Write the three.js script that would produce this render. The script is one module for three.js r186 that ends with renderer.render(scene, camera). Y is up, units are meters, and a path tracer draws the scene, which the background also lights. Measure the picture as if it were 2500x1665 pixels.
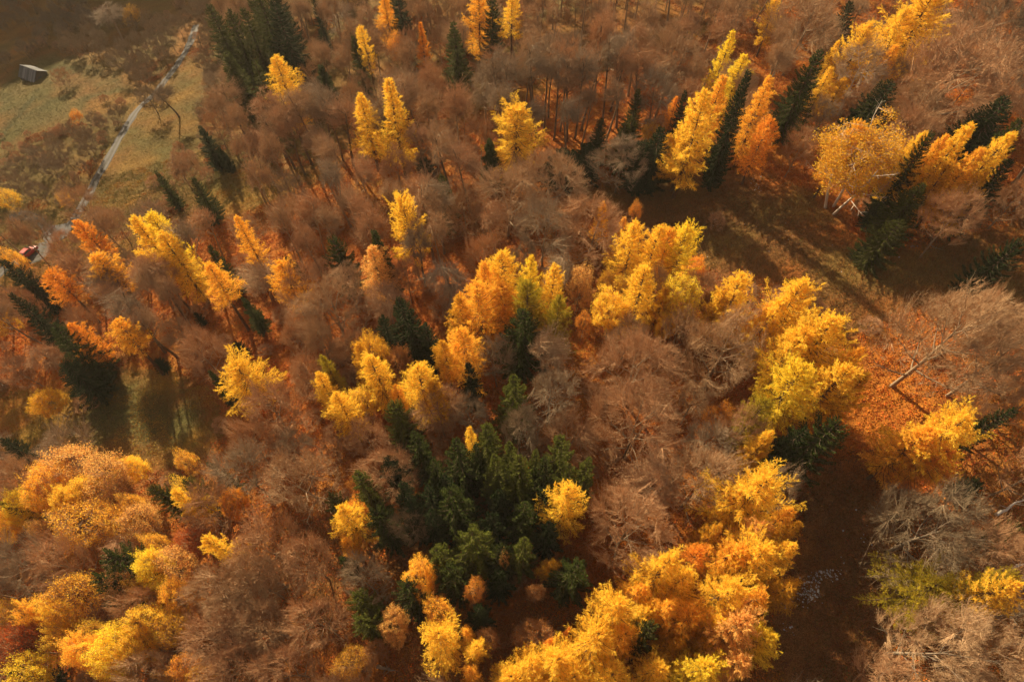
import * as THREE from 'three';
import { mergeGeometries } from 'three/addons/utils/BufferGeometryUtils.js';

// ---------------------------------------------------------------- camera, sky, sun, exposure
const W = 2500, HP = 1665, FOCAL = 1665, EYE = 80, PITCH = 61 * Math.PI / 180;
const scene = new THREE.Scene();
const camera = new THREE.PerspectiveCamera(2 * Math.atan(HP / 2 / FOCAL) * 180 / Math.PI, W / HP, 1, 4000);
camera.position.set(0, EYE, 0);
camera.rotation.set(-PITCH, 0, 0);
camera.updateMatrixWorld();
const renderer = new THREE.WebGLRenderer({ antialias: true });
renderer.toneMapping = THREE.LinearToneMapping;
renderer.toneMappingExposure = 2.8;
renderer.shadowMap.enabled = true;

const SUN_AZ = 27 * Math.PI / 180, SUN_EL = 16.5 * Math.PI / 180;   // ahead of the camera, to the left, low
const toSun = new THREE.Vector3(-Math.sin(SUN_AZ) * Math.cos(SUN_EL), Math.sin(SUN_EL), -Math.cos(SUN_AZ) * Math.cos(SUN_EL));
{ // late-afternoon hazy sky: warm glow round the sun and along the horizon, soft grey-blue overhead
  const w = 256, h = 128, d = new Float32Array(w * h * 4);
  for (let j = 0; j < h; j++) for (let i = 0; i < w; i++) {
    const el = (j + .5) / h * Math.PI - Math.PI / 2, az = ((i + .5) / w - .5) * 2 * Math.PI;
    const v = [Math.cos(el) * Math.cos(az), Math.sin(el), Math.cos(el) * Math.sin(az)];
    const c = Math.max(0, v[0] * toSun.x + v[1] * toSun.y + v[2] * toSun.z);
    const hz = Math.exp(-Math.max(0, v[1]) * 3.2), glow = Math.pow(c, 6);
    const o = (j * w + i) * 4;
    d[o] = .24 + .26 * hz + .9 * glow; d[o + 1] = .23 + .17 * hz + .55 * glow; d[o + 2] = .25 + .06 * hz + .22 * glow; d[o + 3] = 1;
  }
  const t = new THREE.DataTexture(d, w, h, THREE.RGBAFormat, THREE.FloatType);
  t.mapping = THREE.EquirectangularReflectionMapping; t.magFilter = THREE.LinearFilter; t.needsUpdate = true;
  scene.background = t; scene.environment = t;
  scene.backgroundIntensity = .52; scene.environmentIntensity = .52;
}
const sun = new THREE.DirectionalLight(new THREE.Color(1, .83, .57), 5);
sun.position.copy(toSun).multiplyScalar(600); sun.castShadow = true; sun.shadow.radius = 1.6;
sun.shadow.mapSize.set(4096, 4096);
Object.assign(sun.shadow.camera, { left: -300, right: 300, top: 300, bottom: -300, near: 10, far: 1400 });
scene.add(sun, sun.target);
scene.fog = new THREE.FogExp2(new THREE.Color(.95, .86, .7), .0001);

// ---------------------------------------------------------------- random numbers, noise, small helpers
let seed = 1;
const reseed = (s) => { seed = (s * 2654435761) >>> 0 || 1; };
const rnd = () => { seed = (seed + 0x6D2B79F5) | 0; let t = Math.imul(seed ^ seed >>> 15, 1 | seed); t = t + Math.imul(t ^ t >>> 7, 61 | t) ^ t; return ((t ^ t >>> 14) >>> 0) / 4294967296; };
const rr = (a, b) => a + (b - a) * rnd();
const clamp = (x, a, b) => Math.min(b, Math.max(a, x));
const sstep = (a, b, x) => { x = clamp((x - a) / (b - a), 0, 1); return x * x * (3 - 2 * x); };
const hash = (x, y) => { let n = Math.imul(x | 0, 374761393) + Math.imul(y | 0, 668265263) | 0; n = Math.imul(n ^ n >>> 13, 1274126177); return ((n ^ n >>> 16) >>> 0) / 4294967296; };
const vnoise = (x, y) => { const i = Math.floor(x), j = Math.floor(y), u = x - i, v = y - j, a = u * u * (3 - 2 * u), b = v * v * (3 - 2 * v);
  return (hash(i, j) * (1 - a) + hash(i + 1, j) * a) * (1 - b) + (hash(i, j + 1) * (1 - a) + hash(i + 1, j + 1) * a) * b; };
const fbm = (x, y, n = 4) => { let s = 0, a = .5, t = 0; for (let k = 0; k < n; k++) { s += a * vnoise(x, y); t += a; a *= .5; x = x * 2.03 + 17.1; y = y * 2.03 + 9.7; } return s / t; };
const names = new Map();
const numbered = (n) => { const k = names.get(n) || 0; names.set(n, k + 1); return k ? `${n}_${String(k).padStart(3, '0')}` : n; };

// ---------------------------------------------------------------- terrain: a hillside falling to a valley ahead on the left, a ridge beyond
const SA = Math.sin(.42), CA = Math.cos(.42);
function ground(x, z) {
  const f = -z, u = -x * SA + f * CA, v = x * CA + f * SA;
  let y = -.285 * u + .075 * v;
  y += 2.4 * (fbm(x * .018 + 5, f * .018 + 3, 3) - .5) + .5 * (fbm(x * .09, f * .09 + 40, 2) - .5);
  y += Math.max(0, u - 270) * .285 + (1 + 225 * Math.tan(SUN_EL)) * Math.exp(-(((u - 430) / 72) ** 2)) * (1 + .3 * (fbm(v * .012 + 3, 8, 3) - .5) + .2 * (fbm(v * .09, 2, 2) - .5));   // valley floor, then the ridge that keeps the sun off it
  return y;
}
const rayDir = (px, py) => new THREE.Vector3((px - W / 2) / FOCAL, (HP / 2 - py) / FOCAL, -1).applyEuler(camera.rotation);
function hit(px, py, lift = 0) {                                     // the point above the ground by lift that the picture shows at (px, py)
  const d = rayDir(px, py), at = (t) => [d.x * t, EYE + d.y * t, d.z * t];
  let a = 8, b = 8;
  for (; b < 900; b += 1) { const p = at(b); if (p[1] <= ground(p[0], p[2]) + lift) break; a = b; }
  for (let k = 0; k < 18; k++) { const m = (a + b) / 2, p = at(m); if (p[1] <= ground(p[0], p[2]) + lift) b = m; else a = m; }
  const p = at(b);
  return { x: p[0], z: p[2], y: ground(p[0], p[2]), t: b };
}
const CP = Math.cos(PITCH), SP = Math.sin(PITCH);
function project(x, y, z) { const q = y - EYE, depth = -q * SP - z * CP, up = q * CP - z * SP; return [W / 2 + FOCAL * x / depth, HP / 2 - FOCAL * up / depth, depth]; }
const seen = [];
const area = (pts) => { seen.push(pts); return pts.map(([x, y]) => { const h = hit(x, y); return [h.x, h.z]; }); };
const inside = (poly, x, z) => { let c = false; for (let i = 0, j = poly.length - 1; i < poly.length; j = i++) { const [a, b] = poly[i], [p, q] = poly[j]; if ((b > z) !== (q > z) && x < (p - a) * (z - b) / (q - b) + a) c = !c; } return c; };
const edge = (poly, x, z) => { let m = 1e9; for (let i = 0, j = poly.length - 1; i < poly.length; j = i++) { const [a, b] = poly[i], [p, q] = poly[j], k = clamp(((x - a) * (p - a) + (z - b) * (q - b)) / ((p - a) ** 2 + (q - b) ** 2), 0, 1); m = Math.min(m, Math.hypot(x - a - k * (p - a), z - b - k * (q - b))); } return inside(poly, x, z) ? m : -m; };

const OPEN = {
  meadow: area([[1420, 480], [1560, 420], [1700, 425], [1850, 425], [1960, 480], [2090, 610], [2260, 640], [2520, 560], [2540, 720], [2300, 700], [2120, 770], [2060, 800], [1960, 690], [1830, 640], [1700, 640], [1640, 590], [1560, 530]]),
  litterGlade: area([[2060, 860], [2140, 840], [2300, 960], [2330, 1010], [2180, 1075], [2060, 1090], [2040, 980]]),
  lane: area([[2020, 1120], [2130, 1130], [2180, 1230], [2150, 1340], [2230, 1420], [2130, 1480], [2130, 1690], [1960, 1690], [1940, 1560], [1960, 1440], [2010, 1350], [2000, 1230]]),
  leftMeadow: area([[100, 1000], [250, 920], [400, 930], [500, 975], [520, 1060], [470, 1110], [330, 1130], [170, 1095]]),
  edgeMeadow: area([[-20, 960], [70, 980], [120, 1060], [60, 1090], [-20, 1110]]),
  hutMeadow: area([[-30, 240], [50, 150], [130, 130], [300, 175], [345, 225], [250, 240], [150, 290], [60, 330], [-30, 400]]),
  topField: area([[220, 12], [430, 15], [440, -60], [200, -60]]),
  clearing: area([[525, 455], [570, 425], [650, 430], [640, 470], [580, 520], [530, 535]]),
  trackSide: area([[455, 150], [480, 170], [470, 330], [390, 420], [300, 500], [215, 505], [270, 395], [300, 330], [350, 265], [410, 205]]),
  upperGlade: area([[1800, 85], [1870, 90], [1930, 170], [1990, 240], [1960, 300], [1870, 200], [1800, 130]]),
  redGlade: area([[1230, 300], [1280, 210], [1420, 200], [1540, 250], [1560, 330], [1420, 340], [1330, 360]]),
  goldGlade: area([[790, 410], [830, 380], [1000, 460], [950, 490], [850, 480]]),
  dark: area([[1190, 1520], [1240, 1450], [1310, 1470], [1240, 1600], [1190, 1620]]),
};
const TRACK_SEEN = [[478, 60], [440, 145], [372, 232], [305, 312], [265, 385], [205, 490], [160, 560], [120, 555], [60, 520]];
const OPEN_SEEN = seen.slice();
const TRACK = area([[478, 60], [465, 100], [440, 145], [405, 192], [372, 232], [340, 262], [305, 312], [283, 350], [265, 385], [235, 435], [205, 490], [182, 530], [160, 560]]);
const APRON = area([[20, 525], [50, 515], [95, 525], [120, 548], [140, 550], [165, 545], [172, 565], [150, 585], [110, 590], [100, 560], [70, 540], [25, 540]]);
const LANE2 = area([[-30, 690], [20, 648], [60, 635], [95, 625], [110, 590]]);
const polyDist = (line, x, z) => { let m = 1e9; for (let i = 1; i < line.length; i++) { const [a, b] = line[i - 1], [p, q] = line[i], k = clamp(((x - a) * (p - a) + (z - b) * (q - b)) / ((p - a) ** 2 + (q - b) ** 2), 0, 1); m = Math.min(m, Math.hypot(x - a - k * (p - a), z - b - k * (q - b))); } return m; };
const RUT = area([[-10, 345], [15, 315], [45, 280], [78, 240]]);
const openness = (x, z) => { let m = -1e9, n = ''; for (const k in OPEN) { const e = edge(OPEN[k], x, z); if (e > m) { m = e; n = k; } } return [m, n]; };

const grainTexture = (size, fn, srgb) => { const d = new Uint8Array(size * size * 4); for (let j = 0; j < size; j++) for (let i = 0; i < size; i++) { const c = fn(i, j), o = (j * size + i) * 4; d[o] = c[0]; d[o + 1] = c[1]; d[o + 2] = c[2]; d[o + 3] = 255; }
  const t = new THREE.DataTexture(d, size, size); t.wrapS = t.wrapT = THREE.RepeatWrapping; t.magFilter = THREE.LinearFilter; if (srgb) t.colorSpace = THREE.SRGBColorSpace; t.needsUpdate = true; return t; };
// overlapping dead leaves: random bright and dark flakes, tiled every 12 m
function flakes(size, count, seedNo) {
  reseed(seedNo); const a = new Float32Array(size * size).fill(.45);
  for (let k = 0; k < count; k++) { const cx = rnd() * size, cy = rnd() * size, an = rnd() * 6.28, l = rr(2, 5.5), w = rr(1, 2.6), v = Math.pow(rnd(), 1.4), c = Math.cos(an), s = Math.sin(an);
    for (let y = -6; y <= 6; y++) for (let x = -6; x <= 6; x++) { const p = (x * c + y * s) / l, q = (y * c - x * s) / w; if (p * p + q * q < 1) a[((cy + y + size | 0) % size) * size + ((cx + x + size | 0) % size)] = v; } }
  return a;
}
const FL = flakes(1024, 90000, 7);
const litterMap = grainTexture(1024, (i, j) => { const v = FL[j * 1024 + i]; return [70 + 185 * v, 60 + 185 * v, 50 + 170 * v]; }, false);
const litterBump = grainTexture(1024, (i, j) => { const v = 255 * FL[j * 1024 + i]; return [v, v, v]; }, false);
const GROUND_MAT = new THREE.MeshPhysicalMaterial({ specularIntensity: .15, vertexColors: true, map: litterMap, bumpMap: litterBump, bumpScale: .1, roughness: .95 });
{
  const line = (lo, hi, step, out) => { const a = []; for (let v = lo; v <= hi + .01; v += step) a.push(v); let s = step, l = lo, h = hi; for (let k = 0; k < 34; k++) { s *= 1.17; l -= s; h += s; if (l > -out) a.unshift(l); if (h < out) a.push(h); } return a; };
  const xs = line(-190, 150, 1.25, 420), zs = line(-270, 40, 1.25, 560), n = xs.length, m = zs.length;
  const pos = new Float32Array(n * m * 3), col = new Float32Array(n * m * 3), uv = new Float32Array(n * m * 2), idx = [];
  const mix = (a, b, k) => a.map((v, i) => v + (b[i] - v) * k);
  const RED = [.36, .115, .02], BROWN = [.23, .11, .035], ORANGE = [.44, .18, .028], SOIL = [.15, .078, .028], GRASS = [.085, .088, .03], STRAW = [.36, .2, .035], OLIVE = [.155, .112, .038];
  for (let j = 0; j < m; j++) for (let i = 0; i < n; i++) {
    const x = xs[i], z = zs[j], o = j * n + i;
    pos.set([x, ground(x, z), z], o * 3); uv.set([x / 12, z / 12], o * 2);
    const n1 = fbm(x * .06, z * .06, 4), n2 = fbm(x * .35 + 7, z * .35, 3), n3 = fbm(x * .12 + 90, z * .12 - 20, 3);
    let c = mix(BROWN, RED, sstep(.35, .6, n1)); c = mix(c, ORANGE, .7 * sstep(.45, .7, n3));
    const jag = (n2 - .5) * 7 + (n3 - .5) * 8;
    if (x > -200 && x < 160 && z > -280 && z < 50) {
      const is = (k, w = 3) => sstep(-w, w, edge(OPEN[k], x, z) + jag);
      c = mix(c, mix(SOIL, mix(OLIVE, STRAW, .25 * n2), sstep(.35, .65, n3)), .92 * is('meadow', 4));
      c = mix(c, mix([.11, .05, .02], RED, .18 * n2), .85 * is('lane'));
      c = mix(c, mix(RED, ORANGE, n2), is('litterGlade')); c = mix(c, mix(RED, ORANGE, n2), is('upperGlade'));
      c = mix(c, mix(mix(GRASS, STRAW, sstep(.35, .65, n3)), OLIVE, .5 * n1), .95 * is('leftMeadow')); c = mix(c, mix(STRAW, GRASS, .4 * n2), is('edgeMeadow'));
      c = mix(c, mix(GRASS, OLIVE, sstep(.3, .75, n3)), is('hutMeadow')); c = mix(c, BROWN, .5 * is('hutMeadow') * sstep(.5, .66, n1)); c = mix(c, mix(OLIVE, GRASS, n2), .8 * is('topField', 5));
      c = mix(c, mix(STRAW, OLIVE, n2 * .6), is('clearing')); c = mix(c, mix(STRAW, mix(ORANGE, GRASS, n2), .65 * n3 + .2), .9 * is('trackSide', 4));
      c = mix(c, mix(RED, ORANGE, n2), .8 * is('redGlade')); c = mix(c, mix(ORANGE, STRAW, n2), .8 * is('goldGlade'));
      const u = -x * SA - z * CA; // valley grass shows between the far trees
      c = mix(c, mix(mix(OLIVE, STRAW, .45 * n2), mix(GRASS, BROWN, sstep(.45, .7, n1)), sstep(.3, .7, n3)), .8 * sstep(90, 140, u + jag * 2) * (1 - .75 * Math.max(is('hutMeadow'), is('topField'))));
      const rut = polyDist(RUT, x, z); c = mix(c, [.05, .055, .018], .7 * sstep(1.6, .4, rut));
    }
    const k = (1.5 + .7 * (n2 - .5)) ; col.set(c.map((v) => Math.min(1, v * k)), o * 3);
  }
  for (let j = 0; j < m - 1; j++) for (let i = 0; i < n - 1; i++) { const a = j * n + i; idx.push(a, a + n, a + 1, a + 1, a + n, a + n + 1); }
  const g = new THREE.BufferGeometry();
  g.setAttribute('position', new THREE.BufferAttribute(pos, 3)); g.setAttribute('color', new THREE.BufferAttribute(col, 3)); g.setAttribute('uv', new THREE.BufferAttribute(uv, 2)); g.setIndex(idx); g.computeVertexNormals();
  const o = new THREE.Mesh(g, GROUND_MAT); o.name = 'ground'; o.receiveShadow = true; o.castShadow = true;
  o.userData = { kind: 'structure', label: 'hillside floor of fallen leaves, brown grass and meadow', category: 'ground' }; scene.add(o);
}

// ---------------------------------------------------------------- track
const shadowed = (o) => { o.traverse((m) => { if (m.isMesh) { m.castShadow = true; m.receiveShadow = true; } }); return o; };
function smooth(line, n) { const c = new THREE.CatmullRomCurve3(line.map(([x, z]) => new THREE.Vector3(x, 0, z)), false, 'centripetal'); return c.getSpacedPoints(n); }
const gravelTex = grainTexture(512, (i, j) => { const v = 120 + 110 * hash(i * 3 + 1, j * 7 + 5) * .7 + 60 * (fbm(i * .05, j * .05, 3) - .5); return [v, v, v]; }, false);
const GRAVEL = new THREE.MeshStandardMaterial({ vertexColors: true, map: gravelTex, bumpMap: gravelTex, bumpScale: .04, roughness: .95 });
function ribbon(line, width, n) {          // a worn track: two pale wheel ruts, a grown-over middle, ragged verges
  const pts = smooth(line, n), pos = [], col = [], uv = [], idx = [], cross = [-1, -.78, -.55, -.3, 0, .3, .55, .78, 1];
  const tone = [[.12, .09, .05], [.2, .17, .13], [.33, .29, .25], [.27, .23, .18], [.15, .12, .06], [.26, .22, .18], [.34, .3, .26], [.21, .17, .13], [.12, .09, .05]];
  let run = 0;
  for (let i = 0; i < pts.length; i++) {
    const p = pts[i], q = pts[Math.min(i + 1, pts.length - 1)], r = pts[Math.max(i - 1, 0)], tx = q.x - r.x, tz = q.z - r.z, l = Math.hypot(tx, tz);
    run += i ? p.distanceTo(r) * (i > 1 ? .5 : 1) : 0;
    cross.forEach((k, c) => {
      const wob = Math.abs(k) > .9 ? (fbm(run * .6 + k * 30, 3, 2) - .5) * 1.1 : 0, off = (k * width / 2) + Math.sign(k) * wob;
      const x = p.x - tz / l * off, z = p.z + tx / l * off;
      pos.push(x, ground(x, z) + (Math.abs(k) > .9 ? -.03 : .06), z); uv.push(off / 3, run / 3);
      const s = .8 + .5 * fbm(x * .5, z * .5, 3); col.push(...tone[c].map((v) => v * s * .36));
    });
    if (i) for (let c = 0; c < cross.length - 1; c++) { const a = (i - 1) * cross.length + c, b = a + cross.length; idx.push(a, b, a + 1, a + 1, b, b + 1); }
  }
  const g = new THREE.BufferGeometry(); g.setAttribute('position', new THREE.Float32BufferAttribute(pos, 3)); g.setAttribute('color', new THREE.Float32BufferAttribute(col, 3)); g.setAttribute('uv', new THREE.Float32BufferAttribute(uv, 2)); g.setIndex(idx); g.computeVertexNormals();
  return g;
}
{
  const t = new THREE.Mesh(ribbon(TRACK, 2.6, 220), GRAVEL); t.name = 'gravel_track'; t.userData = { kind: 'structure', label: 'narrow pale gravel track curving down the slope', category: 'track' }; scene.add(shadowed(t));
  const s = new THREE.Mesh(ribbon(LANE2, 3.4, 60), GRAVEL); s.name = 'farm_lane'; s.userData = { kind: 'structure', label: 'short grey lane passing the red car', category: 'lane' }; scene.add(shadowed(s));
  // the wide gravel bend where track and lane meet
  const shape = new THREE.Shape(smooth([...APRON, APRON[0]], 60).map((p) => new THREE.Vector2(p.x, p.z))), g = new THREE.ShapeGeometry(shape, 4), pos = g.attributes.position, col = [], uv = [];
  for (let i = 0; i < pos.count; i++) { const x = pos.getX(i), z = pos.getY(i); pos.setXYZ(i, x, ground(x, z) + .1, z); const s = (.85 + .4 * fbm(x * .4, z * .4, 3)) * .33; col.push(.3 * s, .27 * s, .235 * s); uv.push(x / 3, z / 3); }
  const ix = g.index.array; for (let i = 0; i < ix.length; i += 3) { const k = ix[i]; ix[i] = ix[i + 1]; ix[i + 1] = k; }
  g.setAttribute('color', new THREE.Float32BufferAttribute(col, 3)); g.setAttribute('uv', new THREE.Float32BufferAttribute(uv, 2)); g.computeVertexNormals();
  const a = new THREE.Mesh(g, GRAVEL); a.name = 'gravel_yard'; a.userData = { kind: 'structure', label: 'wide grey gravel bend at the foot of the track', category: 'gravel' }; scene.add(shadowed(a));
}

// ---------------------------------------------------------------- tree builders
class Soup {                                                        // collects triangles of one part
  constructor() { this.p = []; this.c = []; this.i = []; }
  tri(a, b, c, k) { const n = this.p.length / 3; this.p.push(...a, ...b, ...c); for (let j = 0; j < 3; j++) this.c.push(...k); this.i.push(n, n + 1, n + 2); }
  blade(x, y, z, dx, dy, dz, l, w, k) {                             // a pointed leaf or tuft of needles
    let sx = dy * .31 - dz * .83, sy = dz * .44 - dx * .31, sz = dx * .83 - dy * .44; const a = rnd() * 6.283, q = 1 / (Math.hypot(sx, sy, sz) || 1); sx *= q; sy *= q; sz *= q;
    const tx = dy * sz - dz * sy, ty = dz * sx - dx * sz, tz = dx * sy - dy * sx, ca = Math.cos(a) * w / 2, sa = Math.sin(a) * w / 2;
    sx = sx * ca + tx * sa; sy = sy * ca + ty * sa; sz = sz * ca + tz * sa;
    const n = this.p.length / 3, h = l * .45;
    this.p.push(x, y, z, x + dx * h + sx, y + dy * h + sy, z + dz * h + sz, x + dx * l, y + dy * l, z + dz * l, x + dx * h - sx, y + dy * h - sy, z + dz * h - sz);
    for (let j = 0; j < 4; j++) this.c.push(k[0], k[1], k[2]);
    this.i.push(n, n + 1, n + 2, n, n + 2, n + 3);
  }
  twig(x, y, z, dx, dy, dz, l, w, k) { const a = rnd() * 6.283, sx = Math.cos(a) * w / 2, sy = Math.sin(a * 1.7) * w / 3, sz = Math.sin(a) * w / 2; this.tri([x - sx, y - sy, z - sz], [x + sx, y + sy, z + sz], [x + dx * l, y + dy * l, z + dz * l], k); }
  tube(pts, rad, sides, k) {
    const n0 = this.p.length / 3;
    pts.forEach((p, i) => {
      const q = pts[Math.min(i + 1, pts.length - 1)], r = pts[Math.max(i - 1, 0)]; let d = [q[0] - r[0], q[1] - r[1], q[2] - r[2]]; const l = Math.hypot(...d) || 1; d = d.map((v) => v / l);
      let s = Math.abs(d[1]) > .9 ? [1, 0, 0] : [0, 1, 0]; s = [d[1] * s[2] - d[2] * s[1], d[2] * s[0] - d[0] * s[2], d[0] * s[1] - d[1] * s[0]]; const sl = Math.hypot(...s); s = s.map((v) => v / sl);
      const t = [d[1] * s[2] - d[2] * s[1], d[2] * s[0] - d[0] * s[2], d[0] * s[1] - d[1] * s[0]];
      for (let j = 0; j < sides; j++) { const a = j / sides * 6.2832, c = Math.cos(a) * rad[i], e = Math.sin(a) * rad[i]; this.p.push(p[0] + s[0] * c + t[0] * e, p[1] + s[1] * c + t[1] * e, p[2] + s[2] * c + t[2] * e); this.c.push(...k); }
      if (i) for (let j = 0; j < sides; j++) { const a = n0 + (i - 1) * sides + j, b = n0 + (i - 1) * sides + (j + 1) % sides; this.i.push(a, a + sides, b, b, a + sides, b + sides); }
    });
  }
  geometry(smoothed) { const g = new THREE.BufferGeometry(); g.setAttribute('position', new THREE.Float32BufferAttribute(this.p, 3)); g.setAttribute('color', new THREE.Float32BufferAttribute(this.c, 3)); g.setIndex(this.i); if (smoothed) g.computeVertexNormals(); return g; }
}
const norm = (x, y, z) => { const l = Math.hypot(x, y, z) || 1; return [x / l, y / l, z / l]; };
const tint = (lo, hi, warm = .12) => { const v = rr(lo, hi), w = rr(-warm, warm); return [v * (1 + w * .4), v * (1 - w), v * (1 - w * 1.5)]; };
const trunkLine = (H, bend, n = 9) => { const a = rnd() * 6.28, b = rr(.3, 1) * bend, c = rnd() * 6.28, out = []; for (let i = 0; i <= n; i++) { const t = i / n; out.push([Math.cos(a) * b * t * t + .08 * bend * Math.sin(t * 7 + c), H * t, Math.sin(a) * b * t * t + .08 * bend * Math.cos(t * 6 + c)]); } return out; };
const onLine = (pts, t) => { const k = clamp(t, 0, .9999) * (pts.length - 1), i = Math.floor(k), f = k - i; return [0, 1, 2].map((j) => pts[i][j] * (1 - f) + pts[i + 1][j] * f); };

// larch: tapered trunk, whorled limbs that sweep out and up, hanging twigs set with soft needle tufts
function larch(s, { H = 18, base = .3, R = 3, pow = .8, p2 = 1.6, dense = 1, n = 84, droop = .1 }) {
  reseed(s); const trunk = new Soup(), limbs = trunk, crown = new Soup(), line = trunkLine(H, .5);
  trunk.tube([[line[0][0], -1.5, line[0][2]], ...line], [.36, ...line.map((_, i) => .27 * Math.pow(1 - i / (line.length - 1), .85) + .015)], 7, [1, 1, 1]);
  const lobes = [rnd() * 6.28, rnd() * 6.28, rnd() * 6.28];
  for (let i = 0; i < n; i++) {
    const t = Math.pow((i + rnd() * .8) / n, .85), y = H * (base + (1 - base) * t * .985), az = i * 2.39996 + rr(-.5, .5), o = onLine(line, y / H);
    const shape = Math.pow(1 - Math.pow(t, p2), pow) * (.55 + .45 * sstep(0, .16, t)) + .05;
    const lob = 1 + .22 * Math.sin(az * 2 + lobes[0] + t * 4) + .16 * Math.sin(az * 3 + lobes[1] - t * 7), L = Math.max(.35, R * shape * lob * rr(.6, 1.15));
    const up = -droop * (1 - t) * 1.6 + .95 * t * t + rr(-.12, .12), d = norm(Math.cos(az), up, Math.sin(az)), pts = [];
    for (let k = 0; k <= 4; k++) { const q = k / 4; pts.push([o[0] + d[0] * L * q, o[1] + d[1] * L * q + L * .22 * q * q - L * .1 * Math.sin(q * 3.1), o[2] + d[2] * L * q]); }
    limbs.tube(pts, [.06, .045, .032, .02, .008].map((r) => r * (.6 + L / 5)), 3, [1, 1, 1]);
    const tw = Math.ceil((5 + L * 7.2) * dense);
    for (let k = 0; k < tw; k++) {
      const q = Math.pow((k + rnd()) / tw, .75) * .9 + .1, b = onLine(pts, q), sd = rnd() < .5 ? -1 : 1, sp = rr(.2, 1.1);
      const dir = norm(d[0] * .6 - d[2] * sd * sp, rr(-.5, .55) + .35 * t, d[2] * .6 + d[0] * sd * sp), l = rr(.35, .95) * (1.15 - .5 * q) * Math.min(1.2, .5 + L / 3), nb = 10 + Math.round(l * 8), tone = rr(.72, 1.12);
      for (let m = 0; m < nb; m++) {
        const e = (m + rnd() * .7) / nb * l, sag = .18 * e * e, j = norm(dir[0] * .9 + rr(-.8, .8), dir[1] * .9 + rr(-.65, .95), dir[2] * .9 + rr(-.8, .8)), c = tint(tone * .8, tone * 1.12);
        crown.blade(b[0] + dir[0] * e, b[1] + dir[1] * e - sag, b[2] + dir[2] * e, j[0], j[1], j[2], rr(.17, .34), rr(.036, .062), c);
      }
    }
  }
  return { H, R, parts: [['trunk', trunk.geometry(true), 'larchBark'], ['crown', crown.geometry(), 'leaf']] };
}
// spruce: dense tiers of flat, hanging sprays
function spruce(s, { H = 20, base = .06, R = 3, pow = .85, p2 = 1.15, tiers = 34, per = 7, gap = 0 }) {
  reseed(s); const trunk = new Soup(), limbs = trunk, crown = new Soup(), line = trunkLine(H, .25);
  trunk.tube([[line[0][0], -1.5, line[0][2]], ...line], [.36, ...line.map((_, i) => .28 * Math.pow(1 - i / (line.length - 1), .8) + .012)], 7, [1, 1, 1]);
  for (let w = 0; w < tiers; w++) {
    const t = (w + .3) / tiers, cnt = Math.max(4, Math.round(per * (1.05 - .35 * t))), turn = w * 1.1;
    for (let i = 0; i < cnt; i++) {
      if (rnd() < gap) continue;
      const y = H * (base + (1 - base) * (t * .985 + rr(-.008, .008))), az = turn + i / cnt * 6.283 + rr(-.2, .2), o = onLine(line, y / H), L = Math.max(.28, R * (Math.pow(1 - Math.pow(t, p2), pow) + .04) * rr(.74, 1.12) * (t < .1 ? .75 : 1));
      const up = -.38 + 1.1 * t * t + rr(-.08, .08), d = norm(Math.cos(az), up, Math.sin(az)), pts = [];
      for (let k = 0; k <= 4; k++) { const q = k / 4; pts.push([o[0] + d[0] * L * q, o[1] + d[1] * L * q + L * (.26 * q * q * q - .06 * Math.sin(q * 3.1)), o[2] + d[2] * L * q]); }
      limbs.tube(pts, [.045, .036, .026, .017, .008].map((r) => r * (.6 + L / 4)), 3, [1, 1, 1]);
      const nt = Math.ceil(3 + L * 10);
      for (let k = 0; k < nt; k++) for (const sd of [-1, 1]) {
        const q = (k + rnd() * .8) / nt * .93 + .07, b = onLine(pts, q), l = (.14 + .3 * (1 - q) * Math.min(1, L / 2.2)) * rr(.7, 1.2), dir = norm(d[0] * .75 - d[2] * sd * .8, -.16 + rr(-.22, .2), d[2] * .75 + d[0] * sd * .8), tone = rr(.68, 1.2), nb = 4 + Math.round(l * 8);
        for (let m = 0; m < nb; m++) { const e = (m + .3) / nb * l, j = norm(dir[0] + rr(-.55, .55), dir[1] + rr(-.35, .5), dir[2] + rr(-.55, .55)), c = tint(tone * .85, tone * 1.1, .08); crown.blade(b[0] + dir[0] * e, b[1] + dir[1] * e - .15 * e, b[2] + dir[2] * e, j[0], j[1], j[2], rr(.15, .27), rr(.055, .09), c); }
      }
      for (let m = 0; m < 5; m++) { const j = norm(d[0] + rr(-.4, .4), d[1] + .2 + rr(-.2, .4), d[2] + rr(-.4, .4)), b = pts[4]; crown.blade(b[0], b[1], b[2], j[0], j[1], j[2], rr(.2, .32), .09, tint(.8, 1.3, .08)); }
    }
  }
  return { H, R, parts: [['trunk', trunk.geometry(true), 'spruceBark'], ['crown', crown.geometry(), 'leaf']] };
}
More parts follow.
